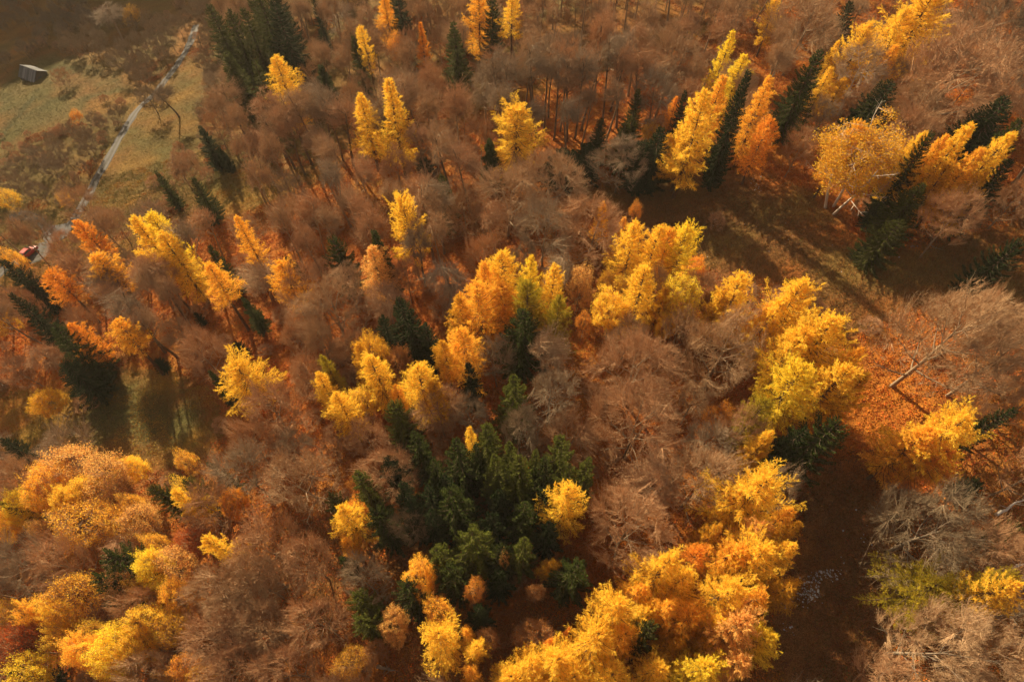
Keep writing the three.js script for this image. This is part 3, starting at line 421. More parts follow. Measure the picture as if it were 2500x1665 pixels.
T('LC', 1821, 680, 104, 17, 'gold', 'golden larch overhanging the lower edge of the meadow', { v: 1 }); T('FR', 1745, 745, 66, 9, 'brown'); T('LC', 1770, 700, 60, 14, 'ochre');
T('LB', 1965, 691, 140, 19, 'gold', 'golden larch jutting highest from the right clump', { v: 1 }); T('LC', 1905, 720, 100, 18, 'gold'); T('LC', 1880, 760, 70, 14, 'amber'); T('LB', 2052, 783, 170, 19, 'gold', 'broad golden larch forming the top of the right clump', { v: 0 }); T('LB', 1965, 812, 150, 17, 'gold'); T('LC', 2110, 850, 86, 15, 'amber', 'amber larch on the outer edge of the right clump'); T('LB', 1975, 896, 160, 18, 'lemon', 'large lemon larch low in the right clump', { v: 1 }); T('LB', 2064, 898, 130, 17, 'gold', 'golden larch at the lower right of the right clump', { v: 2 }); T('LC', 2115, 915, 80, 14, 'ochre'); T('LC', 1870, 985, 90, 15, 'olive', 'olive larch at the lower left of the right clump'); T('LC', 1890, 1045, 74, 14, 'gold'); T('LC', 1862, 1085, 80, 12, 'ochre'); T('FT', 1752, 1020, 84, 8, 'orange', 'thin orange tree between the bare beeches and right clump');
T('SC', 979, 716, 104, 20, 'dark', 'tall black spruce left of the golden larches at centre', { v: 0 }); T('SC', 1036, 789, 66, 14, 'dark'); T('SC', 1143, 892, 66, 13, 'dark'); T('SC', 1274, 764, 128, 17, 'green', 'lone rounded spruce below the olive larches', { v: 1 }); T('SC', 1257, 907, 104, 18, 'bright', 'yellow-green spruce below the lone rounded spruce', { v: 2 });
// spruce grove
T('SB', 967, 988, 98, 15, 'bright', 'bright round fir at the upper left of the grove'); T('SC', 1006, 1049, 84, 18, 'green'); T('SC', 1113, 1073, 106, 20, 'green', 'broad spruce at the left of the grove top'); T('SC', 1189, 1030, 84, 18, 'bright', 'bright spruce at the top of the grove'); T('SC', 1247, 1076, 76, 18, 'bright'); T('SC', 1208, 1115, 82, 19, 'bright'); T('SC', 1268, 1119, 92, 19, 'bright', 'bright tall spruce in the middle of the grove'); T('SC', 1160, 1085, 70, 17, 'green'); T('SC', 1307, 1104, 56, 16, 'bright'); T('SC', 1380, 1077, 100, 18, 'bright', 'bright spruce at the right of the grove'); T('SC', 1437, 1116, 72, 16, 'bright'); T('SB', 1384, 1152, 100, 15, 'bright');
T('SC', 868, 1162, 84, 17, 'bright', 'bright spruce above the golden larch left of the grove'); T('SB', 807, 1212, 70, 12, 'moss'); T('SC', 979, 1184, 80, 17, 'dark'); T('SB', 918, 1254, 104, 14, 'green', 'dark round fir right of the golden larch left of the grove'); T('SC', 1101, 1199, 128, 19, 'green', 'wide dark spruce in the lower grove', { v: 1 }); T('SC', 1281, 1219, 100, 18, 'green'); T('SC', 1160, 1292, 134, 19, 'bright', 'bright star-shaped spruce at the bottom of the grove', { v: 1 }); T('SC', 1071, 1327, 96, 16, 'bright'); T('SC', 1101, 1386, 90, 16, 'green'); T('SC', 1275, 1318, 82, 17, 'bright'); T('SB', 987, 1436, 104, 14, 'green', 'round fir below the golden tree at the foot of the grove'); T('SB', 860, 1462, 84, 14, 'bright', 'upper top of the twin-topped green spruce', { v: 1 }); T('SB', 880, 1496, 92, 15, 'bright', 'lower top of the twin-topped green spruce', { v: 0 }); T('SS', 827, 1358, 44, 10, 'green'); T('SC', 1410, 1360, 116, 18, 'green', 'lowest right spruce of the grove', { v: 0 }); T('SC', 1215, 1390, 80, 13, 'dark'); T('SC', 1345, 1270, 80, 14, 'dark'); T('SC', 1050, 1250, 80, 13, 'dark'); T('SC', 1225, 1190, 80, 14, 'dark'); T('SC', 1165, 1490, 70, 12, 'dark'); T('SC', 1330, 1180, 70, 14, 'dark');
T('LC', 1383, 1193, 98, 18, 'gold', 'golden larch touching the right side of the spruce grove', { v: 1 }); T('LC', 820, 1228, 90, 17, 'gold', 'golden larch left of the spruce grove', { v: 2 }); T('FR', 872, 1262, 62, 11, 'orange'); T('LS', 838, 1315, 50, 10, 'amber');
T('FR', 1025, 1424, 86, 14, 'amber', 'golden round tree at the lower left of the grove'); T('FR', 1072, 1500, 78, 13, 'amber', 'amber round tree below the golden round tree'); T('FR', 1157, 1440, 56, 12, 'orange', 'orange round tree under the star-shaped spruce'); T('FR', 962, 1535, 82, 11, 'peach', 'peach round tree right of the twin-topped spruce'); T('LC', 1062, 1562, 112, 17, 'gold', 'golden larch at the bottom below the spruce grove', { v: 1 }); T('LC', 1148, 1562, 62, 15, 'gold'); T('LS', 1132, 1530, 36, 12, 'amber'); T('FT', 1192, 1565, 56, 10, 'brown'); T('LC', 1143, 1650, 54, 12, 'amber'); T('FT', 853, 1625, 82, 11, 'amber', 'thin amber tree at the bottom edge left of centre'); T('FT', 918, 1590, 64, 9, 'brown'); T('FR', 1237, 1363, 30, 13, 'peach', 'tiny peach crown wedged between two grove spruces'); T('LS', 1345, 1372, 56, 9, 'ochre'); T('FT', 1306, 1450, 46, 10, 'brown'); T('FT', 1300, 1555, 96, 9, 'brown', 'brown thin-leaved tree above the bottom golden mass');
// golden mass at bottom right
T('LB', 1880, 1160, 200, 18, 'gold', 'great golden larch above the golden mass at lower right', { v: 1 }); T('LC', 1820, 1205, 90, 14, 'amber'); T('LC', 1870, 1283, 80, 15, 'peach'); T('LB', 1860, 1340, 150, 17, 'gold', 'golden larch at the right edge beside the dark lane', { v: 0 }); T('LC', 1948, 1328, 100, 16, 'gold'); T('LC', 1812, 1322, 110, 16, 'amber'); T('LC', 1715, 1345, 76, 13, 'orange'); T('LC', 1758, 1282, 60, 14, 'ochre'); T('LC', 1960, 1280, 60, 12, 'ochre'); T('LC', 1930, 1420, 90, 12, 'ochre');
T('LB', 1640, 1385, 140, 18, 'gold', 'golden larch at the upper left of the bottom mass', { v: 1 }); T('LC', 1568, 1425, 74, 15, 'amber'); T('LB', 1522, 1466, 130, 17, 'gold', 'golden larch at the left shoulder of the bottom mass', { v: 0 }); T('LC', 1680, 1406, 90, 16, 'gold'); T('LB', 1790, 1428, 130, 17, 'gold', 'golden larch right of the small fir in the mass', { v: 2 }); T('LC', 1872, 1448, 84, 16, 'amber'); T('LC', 1776, 1512, 90, 15, 'gold'); T('LB', 1830, 1535, 150, 17, 'peach', 'pale peach larch low on the right of the mass', { v: 0 }); T('LB', 1697, 1510, 130, 14, 'amber'); T('LC', 1640, 1480, 90, 15, 'amber'); T('LC', 1740, 1560, 80, 12, 'ochre'); T('LC', 1590, 1500, 80, 14, 'gold');
T('LB', 1462, 1552, 140, 16, 'gold', 'golden larch at the left front of the bottom mass', { v: 2 }); T('LB', 1362, 1592, 130, 15, 'gold'); T('LB', 1288, 1608, 104, 14, 'gold', 'outermost left golden larch of the bottom mass', { v: 1 }); T('LB', 1735, 1630, 130, 15, 'lemon', 'lemon larch at the bottom edge of the mass', { v: 0 }); T('LC', 1622, 1636, 100, 14, 'gold'); T('LC', 1815, 1612, 120, 15, 'peach'); T('LB', 1898, 1558, 120, 15, 'lemon', 'lemon larch at the lower right corner of the mass', { v: 1 }); T('LC', 1530, 1560, 90, 13, 'amber'); T('LC', 1660, 1570, 70, 12, 'ochre'); T('LC', 1400, 1660, 120, 12, 'gold'); T('LC', 1505, 1655, 120, 12, 'gold'); T('LC', 1330, 1670, 110, 11, 'gold'); T('LC', 1240, 1650, 90, 11, 'gold');
T('LS', 1345, 1556, 28, 12, 'orange'); T('LS', 1386, 1538, 18, 12, 'orange'); T('FT', 1468, 1500, 40, 10, 'orange'); T('SB', 1600, 1548, 92, 15, 'moss', 'mossy fir enclosed by the golden mass at bottom right', { v: 0 }); T('SC', 1822, 1410, 56, 14, 'moss'); T('LC', 1945, 1240, 90, 12, 'amber');
// right and upper right
T('LS', 1785, 76, 54, 19, 'lemon', 'lemon slim larch at the upper glade, topmost of three'); T('LS', 1816, 128, 66, 18, 'lemon', 'lemon larch right beside the topmost slim larch'); T('LC', 1728, 216, 120, 24, 'gold', 'big golden larch left of the narrow dark spruce', { v: 0 }); T('LC', 1768, 186, 84, 19, 'amber'); T('LC', 1690, 300, 96, 16, 'ochre'); T('LS', 1881, 186, 74, 20, 'amber', 'long amber larch between the two dark spruces', { v: 0 }); T('LC', 1880, 290, 80, 15, 'orange'); T('LS', 1655, 236, 34, 14, 'orange'); T('LC', 1640, 330, 64, 12, 'ochre'); T('FT', 1590, 330, 50, 9, 'ochre');
T('SS', 1836, 174, 66, 25, 'dark', 'narrow dark spruce left of the long pointed spruce', { v: 0 }); T('SC', 2003, 116, 92, 20, 'green', 'long pointed spruce in the open at upper right', { v: 2 }); T('SC', 1678, 224, 46, 16, 'dark'); T('SC', 2083, 4, 62, 12, 'dark'); T('SC', 2175, 190, 92, 15, 'dark', 'dark spruce below the pale-limbed tree at upper right'); T('SC', 2130, 250, 70, 10, 'moss'); T('SC', 2464, 235, 130, 16, 'dark', 'dark spruce below the huge bare beech'); T('SC', 2400, 265, 80, 14, 'dark'); T('SC', 2500, 300, 90, 18, 'green', 'green spruce at the right edge beside the golden larches'); T('SC', 2282, 324, 70, 18, 'green', 'green spruce between the orange birch and golden larches'); T('LC', 2258, 324, 66, 17, 'gold', 'golden larch peeping from behind the green spruce'); T('SC', 2253, 450, 90, 12, 'moss', 'mossy spruce below the orange birch'); T('SB', 2195, 540, 84, 10, 'moss'); T('SB', 2128, 592, 46, 4, 'dark'); T('SB', 2490, 590, 80, 12, 'dark', 'dark round fir at the right edge of the meadow'); T('SC', 2480, 385, 70, 16, 'dark'); T('SB', 2150, 500, 44, 5, 'dark');
T('SC', 1372, 362, 90, 9, 'dark'); T('SC', 1430, 350, 80, 9, 'dark'); T('SC', 1468, 285, 40, 10, 'green', 'small spruce below the grove of bare trunks'); T('SC', 1532, 294, 64, 12, 'moss'); T('SC', 1617, 304, 80, 15, 'dark'); T('SC', 1580, 340, 76, 12, 'dark'); T('SC', 1560, 215, 50, 14, 'moss');
T('LB', 2121, 60, 84, 17, 'gold', 'golden tree top above the pale-limbed bare tree'); T('LS', 2049, 102, 38, 13, 'gold'); T('LS', 2030, 164, 50, 13, 'gold'); T('LC', 2060, 190, 60, 12, 'ochre'); T('LB', 2290, -26, 150, 20, 'gold', 'large golden larch at the top right edge', { v: 1 }); T('LC', 2222, 26, 94, 18, 'gold'); T('LS', 2190, 110, 60, 14, 'amber');
T('BI', 2106, 392, 214, 18, 'ochre', 'broad orange birch with white trunks above the meadow'); T('LC', 2098, 291, 70, 17, 'amber', 'amber larch tip at the crown of the orange birch');
T('LC', 2370, 300, 100, 19, 'gold', 'highest golden larch of the right-hand trio', { v: 2 }); T('LC', 2313, 324, 70, 17, 'amber'); T('LC', 2463, 323, 94, 19, 'gold', 'rightmost golden larch of the right-hand trio', { v: 0 }); T('LC', 2400, 356, 84, 17, 'amber'); T('LC', 2330, 400, 70, 14, 'ochre'); T('LC', 2410, 420, 80, 14, 'ochre');
T('LC', 1902, -8, 52, 14, 'gold'); T('FT', 1882, 66, 28, 6, 'gold');
T('SB', 2042, 1034, 150, 16, 'green', 'green spruce by the red glade below the right clump', { v: 1 }); T('SC', 1970, 1030, 96, 15, 'dark'); T('SC', 2478, 984, 90, 16, 'dark'); T('SB', 2395, 1180, 70, 5, 'dark'); T('SB', 2492, 1285, 60, 6, 'bright', 'bright green fir bush at the right edge');
T('LB', 2368, 1030, 190, 16, 'gold', 'large golden larch right of the red glade', { v: 1 }); T('LB', 2275, 1064, 130, 14, 'amber', 'amber larch joined to the left of the large right larch', { v: 0 }); T('LB', 2310, 1100, 120, 11, 'orange');
T('LB', 2285, 1432, 190, 10, 'olive', 'flat olive larch above the bottom right bare trees', { v: 2 }); T('LC', 2478, 1402, 70, 15, 'olive'); T('LB', 2492, 1440, 110, 15, 'gold', 'golden larch at the right edge near the bottom', { v: 0 }); T('LC', 2440, 1430, 50, 10, 'ochre');
// bottom left
T('FT', 165, 1155, 150, 13, 'peach', 'large peach tree with bare top at lower left'); T('FR', 128, 1190, 116, 13, 'amber', 'amber round tree left of the peach tree'); T('FR', 222, 1200, 80, 12, 'gold'); T('FT', 262, 1175, 124, 13, 'peach'); T('FR', 172, 1232, 66, 12, 'gold'); T('FT', 214, 1278, 150, 12, 'amber'); T('FT', 293, 1275, 96, 11, 'amber'); T('FT', 292, 1205, 70, 11, 'brown'); T('FR', 330, 1240, 60, 10, 'amber'); T('FT', 346, 1275, 96, 11, 'peach'); T('FR', 321, 1145, 70, 9, 'gold', 'golden round tree at the lower edge of the left meadow'); T('FR', 459, 1130, 54, 10, 'amber'); T('LC', 421, 1192, 70, 15, 'gold', 'golden larch in front of the mossy fir at lower left'); T('FT', 460, 1205, 66, 12, 'gold'); T('FR', 578, 1230, 66, 12, 'orange', 'orange round tree among bare crowns at lower left'); T('LC', 502, 1300, 62, 17, 'gold', 'lone bright golden larch among bare crowns lower left', { v: 1 });
T('FR', 57, 1240, 82, 11, 'lemon', 'lemon flat tree near the left edge'); T('FR', 12, 1285, 66, 11, 'gold'); T('FT', 387, 1335, 56, 12, 'amber'); T('FR', 378, 1390, 84, 14, 'lemon', 'lemon round tree right of the flat green fir'); T('FT', 435, 1390, 96, 13, 'peach'); T('FR', 434, 1462, 76, 12, 'amber'); T('FT', 306, 1432, 90, 12, 'brown', 'brown leafy tree below right of the flat green fir'); T('FT', 352, 1445, 60, 11, 'ochre'); T('FT', 186, 1462, 120, 13, 'amber', 'amber thin-leaved tree below left of the green fir'); T('FR', 104, 1502, 70, 13, 'amber'); T('FR', 155, 1508, 66, 13, 'gold'); T('FR', 158, 1555, 70, 11, 'gold'); T('FR', 232, 1545, 56, 11, 'gold'); T('FT', 291, 1535, 44, 9, 'gold'); T('FR', 368, 1522, 84, 14, 'gold', 'golden round crown above the bottom left lemon tree'); T('FT', 430, 1535, 88, 12, 'ochre'); T('FR', 292, 1585, 124, 14, 'lemon', 'broad lemon tree at the bottom left'); T('FR', 350, 1575, 80, 13, 'gold'); T('FR', 216, 1605, 90, 14, 'amber'); T('FR', 290, 1640, 80, 12, 'gold'); T('FR', 80, 1650, 110, 12, 'lemon'); T('FT', 36, 1580, 130, 13, 'rust', 'rust-red tree in the bottom left corner'); T('FT', 80, 1560, 90, 12, 'rust'); T('FT', 460, 1625, 70, 11, 'orange'); T('FR', 490, 1655, 56, 10, 'amber'); T('FT', 413, 1645, 34, 9, 'amber'); T('FT', 24, 1505, 76, 12, 'ochre'); T('FT', 470, 1330, 90, 11, 'rust', 'rust-red thin tree beside the lone bright golden larch'); T('FT', 112, 1290, 50, 10, 'peach'); T('FT', 490, 1475, 40, 9, 'orange');
T('SB', 360, 1182, 70, 13, 'moss', 'left mossy fir behind the golden larch at lower left'); T('SB', 448, 1174, 80, 13, 'moss', 'right mossy fir behind the golden larch at lower left'); T('SC', 501, 1128, 46, 12, 'green', 'small green spruce right of the left meadow foot'); T('SB', 262, 1356, 128, 15, 'green', 'flat-topped green fir in the bottom left wood', { v: 1 }); T('SB', 232, 1398, 96, 13, 'green'); T('SB', 260, 1476, 56, 12, 'dark'); T('SB', 417, 1158, 26, 4, 'dark'); T('SC', -5, 1225, 40, 12, 'dark'); T('SC', 10, 1650, 60, 11, 'dark');
T('SC', 1052, 1128, 84, 17, 'green'); T('SC', 1085, 1165, 80, 16, 'dark'); T('SC', 940, 1105, 76, 15, 'dark'); T('SC', 1040, 1190, 80, 15, 'dark'); T('SC', 1330, 1130, 80, 17, 'green'); T('SC', 1195, 1255, 84, 15, 'dark'); T('SC', 1000, 1235, 80, 14, 'dark'); T('SB', 1230, 1330, 80, 14, 'green'); T('SC', 930, 770, 70, 15, 'dark');
// bare beeches that stand out
const PAL = { bark: 'greyBark' };
T('BB', 1556, 896, 236, 17, 'russetTwig', 'round bare beech between the larch row and the dark gap', { v: 0 }); T('BB', 1562, 1030, 262, 18, 'russetTwig', 'huge bare beech below the round bare beech', { v: 1 }); T('BB', 1774, 850, 226, 17, 'brownTwig', 'bare beech left of the big golden clump', { v: 2 }); T('BB', 1345, 962, 150, 15, 'greyTwig', 'grey bare beech right of the yellow-green spruce', { v: 3, bark: 'greyBark' }); T('BB', 1535, 1285, 240, 17, 'russetTwig', 'round russet beech right of the golden larch and grove', { v: 3 }); T('BB', 1720, 1165, 190, 17, 'brownTwig', 'bare beech left of the great golden larch', { v: 0 }); T('BB', 1818, 1042, 110, 14, 'russetTwig', 'reddish bare tree touching the right clump', { v: 2 });
T('BB', 1518, 388, 150, 13, 'greyTwig', 'grey bare tree alone at the upper edge of the meadow', { v: 1, bark: 'darkBark' }); T('BB', 1345, 440, 210, 16, 'brownTwig', 'bare beech with greenish edge below the wide golden larch', { v: 0 }); T('BB', 1449, 550, 190, 16, 'russetTwig', undefined, { v: 3 }); T('BB', 1240, 480, 190, 16, 'brownTwig', undefined, { v: 2 }); T('BB', 1330, 560, 170, 15, 'greyTwig', undefined, { v: 1 }); T('BB', 1640, 140, 170, 17, 'brownTwig', undefined, { v: 0 }); T('BB', 1604, 235, 150, 15, 'greyTwig', undefined, { v: 2 });
T('BB', 2347, 180, 340, 20, 'russetTwig', 'huge bare beech filling the upper right corner', { v: 1 }); T('BB', 1965, 60, 190, 18, 'brownTwig', undefined, { v: 3 }); T('BB', 2105, 175, 170, 15, 'paleTwig', 'bare tree with pale crooked limbs above the orange birch', { v: 2, bark: 'birchBark' }); T('BB', 2455, 50, 200, 17, 'darkTwig', undefined, { v: 0 }); T('BB', 2250, 250, 150, 15, 'brownTwig', undefined, { v: 1 });
T('BB', 2320, 820, 310, 20, 'brownTwig', 'leaning bare beech with thick trunk by the red glade', { v: 3, lean: -.1 }); T('BB', 2470, 850, 240, 19, 'brownTwig', undefined, { v: 0, lean: -.06 }); T('BB', 2278, 1300, 300, 14, 'darkTwig', 'broken-limbed grey beech right of the dark lane', { v: 3, bark: 'greyBark' }); T('BB', 2300, 1575, 260, 15, 'brownTwig', 'wide brownish bare tree at the bottom right', { v: 2, bark: 'greyBark' }); T('BB', 2440, 1610, 200, 15, 'brownTwig', undefined, { v: 1 }); T('BB', 2170, 1670, 170, 12, 'russetTwig', undefined, { v: 0 }); T('BB', 2440, 1330, 170, 13, 'russetTwig', undefined, { v: 0 });
T('BB', 810, 755, 210, 16, 'brownTwig', 'bare beech below the round dark spruce', { v: 0 }); T('BB', 742, 700, 150, 15, 'russetTwig', undefined, { v: 1 }); T('BB', 1070, 1003, 140, 13, 'russetTwig', undefined, { v: 2 }); T('BB', 734, 1165, 190, 17, 'brownTwig', undefined, { v: 0 }); T('BB', 944, 1146, 150, 16, 'russetTwig', 'bare beech tucked into the left side of the grove', { v: 1 }); T('BB', 646, 1330, 180, 17, 'russetTwig', undefined, { v: 3 }); T('BB', 753, 1376, 140, 15, 'russetTwig', undefined, { v: 2 }); T('BB', 625, 1425, 160, 16, 'brownTwig', undefined, { v: 0 }); T('BB', 887, 1414, 130, 14, 'greyTwig', 'grey bare tree left of the round fir below the grove', { v: 3 }); T('BB', 765, 1512, 160, 16, 'russetTwig', undefined, { v: 1 }); T('BB', 645, 1530, 150, 15, 'brownTwig', undefined, { v: 2 });
T('BB', 574, 1460, 190, 17, 'brownTwig', undefined, { v: 3 }); T('BB', 536, 1548, 180, 16, 'russetTwig', undefined, { v: 0 }); T('BB', 517, 1228, 140, 15, 'russetTwig', undefined, { v: 1 }); T('BB', 593, 1150, 160, 16, 'greyTwig', undefined, { v: 2 }); T('BB', 38, 1166, 130, 15, 'brownTwig', undefined, { v: 3 }); T('BB', 145, 1372, 150, 15, 'russetTwig', undefined, { v: 1 }); T('BB', 38, 1380, 150, 16, 'greyTwig', undefined, { v: 0 }); T('BB', 344, 1480, 120, 14, 'russetTwig', undefined, { v: 2 }); T('BB', 352, 1638, 130, 14, 'brownTwig', undefined, { v: 1 }); T('BB', 574, 1640, 160, 15, 'russetTwig', undefined, { v: 0 }); T('BB', 690, 1640, 150, 15, 'russetTwig', undefined, { v: 3 }); T('BB', 660, 1000, 160, 15, 'russetTwig', undefined, { v: 1 }); T('BB', 1000, 1280, 110, 12, 'darkTwig', undefined, { v: 2 });
T('BB', 815, 30, 110, 13, 'paleTwig', 'pale bare tree near the top edge right of the spruces', { v: 2, bark: 'birchBark' }); T('BT', 262, 30, 80, 14, 'greyTwig'); T('BB', 360, 235, 66, 9, 'darkTwig', 'pollard with upright shoots right beside the gravel track', { v: 1, bark: 'darkBark' }); T('BT', 398, 215, 60, 11, 'darkTwig', 'thin bare tree just right of the pollard by the track', { bark: 'darkBark' }); T('BT', 545, 215, 90, 17, 'brownTwig', 'bare tree with fanned shoots left of the mossy spruces', { bark: 'darkBark' }); T('BU', 280, 275, 40, 5, 'darkTwig'); T('BU', 148, 185, 46, 6, 'brownTwig', 'brown bush just right of the weathered hut');
// slender trunks seen against the lit ground: placed by their feet
for (const [x, y, h] of [[1262, 332, 21], [1285, 300, 22], [1310, 336, 23], [1330, 316, 20], [1352, 342, 22], [1368, 322, 24], [1386, 346, 21], [1403, 338, 23], [1419, 318, 21], [1449, 250, 23], [1472, 302, 22], [1490, 272, 20], [1506, 312, 21], [1340, 286, 22], [1232, 312, 20], [1300, 266, 21], [1545, 300, 19]]) T('BT', x, y, 74, h, ['russetTwig', 'brownTwig', 'greyTwig'][x % 3], undefined, { at: .001, bark: 'darkBark' });
for (const [x, y, h] of [[745, 425, 19], [762, 402, 20], [792, 398, 21], [812, 372, 20], [836, 392, 21], [862, 404, 19], [700, 385, 19], [720, 412, 18], [962, 404, 19], [984, 382, 20], [1002, 342, 19], [1032, 348, 18], [344, 786, 18], [354, 770, 19], [404, 862, 19], [456, 784, 18], [472, 762, 19], [432, 872, 17], [1062, 640, 19], [1085, 620, 19], [1040, 700, 18], [1110, 500, 19], [1150, 520, 18]]) T('BT', x, y, 84, h, ['brownTwig', 'russetTwig', 'greyTwig'][x % 3], undefined, { at: .001, bark: 'darkBark' });
// ---------------------------------------------------------------- the bare wood between them
reseed(900);
{
  const cand = [], clear = (x, z, r) => { for (const q of planted) { if (Math.abs(q.x - x) < 9 && (q.x - x) ** 2 + (q.z - z) ** 2 < ((q.r + r) * (q.h > 7 ? .62 : .3)) ** 2) return false; } for (const q of cand) if ((q.x - x) ** 2 + (q.z - z) ** 2 < ((q.r + r) * .9) ** 2) return false; return true; };
  // crowns that would stand between the eye and a clearing the photograph shows open are left out
  const blocks = (x, y, z, h) => { for (const [q, m] of [[.85, 16], [.45, 8]]) { const [a, b] = project(x, y + h * q, z); if (OPEN_SEEN.some((p, i) => i !== 10 && i !== 11 && (q > .5 || i < 9) && edge(p, a, b) > (i === 0 ? -m * 2 : -m))) return true; if (polyDist(TRACK_SEEN, a, b) < 15) return true; } return false; };
  keepSeen.push({ a: [55, 625], b: [95, 612], w: 60, depth: 1e3 }, { a: [60, 180], b: [110, 180], w: 60, depth: 1e3 });
  const hides = (x, y, z, h, r) => { const [a, b, d] = project(x, y + h * .72, z), pr = r * FOCAL / d; return keepSeen.some((s) => d < s.depth + 1 && Math.abs(s.a[0] - a) < 260 && polyDist([s.a, s.b], a, b) < .42 * s.w + .62 * pr); };
  for (let k = 0; k < 40000; k++) {
    const x = rr(-190, 130), z = rr(-250, 22), y = ground(x, z), [px, py, depth] = project(x, y + 8, z);
    if (depth < 20 || px < -70 || px > W + 70 || py < -90 || py > HP + 110) continue;
    const [open] = openness(x, z); if (open > -.6) continue;
    if (polyDist(TRACK, x, z) < 2.6 || polyDist(APRON, x, z) < 3 || polyDist(LANE2, x, z) < 3) continue;
    const [gx, gy] = project(x, y, z), valley = gx < 560 && gy < 520 && gx + gy * 1.05 < 900;
    let kind, h, r;
    if (valley) { if (fbm(x * .035 + 3, z * .035, 2) < .34) continue; kind = 'BB'; h = rr(5, 9.5); r = h * rr(.3, .42); }
    else if (gx > 560 && gx < 1900 && gy < 700 || gx <= 560 && gy < 900) { kind = rnd() < .72 ? 'BT' : 'BB'; h = kind === 'BT' ? rr(15, 21) : rr(11, 15); r = kind === 'BT' ? rr(2.3, 3.3) : rr(3, 4.2); }
    else { kind = rnd() < .75 ? 'BB' : 'BT'; h = rr(10, 15); r = rr(2.6, 4.4); }
    const lot = hash(Math.floor(x / 6.5) + 31, Math.floor(z / 6.5) + 77); if (!valley && (gx < 800 && gy < 580 && lot < .55 || gx < 640 && gy >= 580 && gy < 930 && lot < .4 || gx >= 800 && gx < 1300 && gy < 620 && lot < .3 || gx < 1000 && gy >= 930 && lot < .12)) continue;
    if (blocks(x, y, z, h) || hides(x, y, z, h, r)) continue;
    if (clear(x, z, r)) cand.push({ x, y, z, px, py, depth, kind, h, r, valley });
  }
  const named = [...planted].length ? 300 - 118 : 220;
  cand.sort((a, b) => b.r / b.depth - a.r / a.depth);
  const rest = {};
  cand.forEach((c, i) => {
    const tone = c.valley ? ['greyTwig', 'darkTwig'][i % 2] : ['russetTwig', 'brownTwig', 'russetTwig', 'greyTwig'][(rnd() * 4) | 0], shape = KIND[c.kind][0];
    if (i < named) {
      const v = (rnd() * 4) | 0, k = tree(shape, v, undefined, 'beechBark', tone === 'darkTwig' ? 'greyTwig' : tone), s = c.r / k.R, o = k.o;
      o.name = numbered('bare_beech'); o.position.set(c.x, c.y, c.z); o.scale.set(s, c.h / k.H, s); o.rotation.set(rr(-.04, .04), rr(0, 6.28), rr(-.04, .04));
      const w = 2 * c.r / c.depth * FOCAL, [px, py] = project(c.x, c.y + c.h * .7, c.z);
      const l = cut(where(px, py, `${w > 190 ? 'huge ' : w < 75 ? 'small ' : ''}${BTONE[tone]} ${FORM[c.kind]} beech`)); used.add(l);
      o.userData = { label: l, category: 'bare tree', group: 'bare beeches in the wood' }; scene.add(o);
    } else { const key = shape + (c.valley ? ' valley' : ''); (rest[key] = rest[key] || []).push(c); };
    planted.push({ x: c.x, z: c.z, r: c.r, h: c.h });
  });
  // what is left of the wood: too many and too small to tell apart
  const g = new THREE.Group(); g.name = 'bare_wood'; g.userData = { kind: 'stuff', label: 'small crowded bare trees filling the wood and valley', category: 'wood' };
  const m = new THREE.Matrix4(), q = new THREE.Quaternion(), e = new THREE.Euler();
  for (const key in rest) { const shape = key, list = shapeOf(key.split(' ')[0]); list.forEach((lv, v) => { const mine = rest[shape].filter((_, i) => i % list.length === v); if (!mine.length) return;
    const mats = mine.map((c) => { const s = c.r / lv.R; e.set(rr(-.04, .04), rr(0, 6.28), rr(-.04, .04)); return new THREE.Matrix4().compose(new THREE.Vector3(c.x, c.y, c.z), q.setFromEuler(e).clone(), new THREE.Vector3(s, c.h / lv.H, s)); });
    for (const [n, geo, mt] of lv.parts) { const im = new THREE.InstancedMesh(geo, mt === 'bark' ? BARK.beechBark : key.includes('valley') ? BARK.darkTwig : BARK.brownTwig, mine.length); im.name = n; im.userData.kind = 'stuff'; im.castShadow = im.receiveShadow = true; mats.forEach((x, i) => im.setMatrixAt(i, x)); g.add(im); } }); }
  scene.add(g);
  console.log('wood', cand.length, 'rest', cand.length - named);
  // low brush under the trees
  const bushes = []; for (let k = 0; k < 9000 && bushes.length < 620; k++) { const x = rr(-170, 120), z = rr(-230, 18), y = ground(x, z), [px, py, d] = project(x, y, z); if (px < -30 || px > W + 30 || py < -30 || py > HP + 60 || d < 20) continue; const [o] = openness(x, z); if (o > -1 && rnd() > .05) continue; if (polyDist(TRACK, x, z) < 2.2 || polyDist(LANE2, x, z) < 2.6 || polyDist(APRON, x, z) < 2.5) continue; if (fbm(x * .07, z * .07, 2) < .42) continue; bushes.push([x, y, z]); }
  const b = new THREE.Group(); b.name = 'undergrowth'; b.userData = { kind: 'stuff', label: 'leafless brush covering the forest floor', category: 'undergrowth' };
  shapeOf('bush').forEach((lv, v) => { const mine = bushes.filter((_, i) => i % 2 === v), ms = mine.map(([x, y, z]) => { const s = rr(.35, .85); e.set(0, rr(0, 6.28), 0); return m.clone().compose(new THREE.Vector3(x, y, z), q.setFromEuler(e).clone(), new THREE.Vector3(s, s * rr(.6, 1), s)); });
    for (const [n, geo, mt] of lv.parts) { const im = new THREE.InstancedMesh(geo, mt === 'bark' ? BARK.darkBark : BARK.russetTwig, mine.length); im.name = n; im.userData.kind = 'stuff'; im.castShadow = im.receiveShadow = true; ms.forEach((x, i) => im.setMatrixAt(i, x)); b.add(im); } });
  scene.add(b);
}
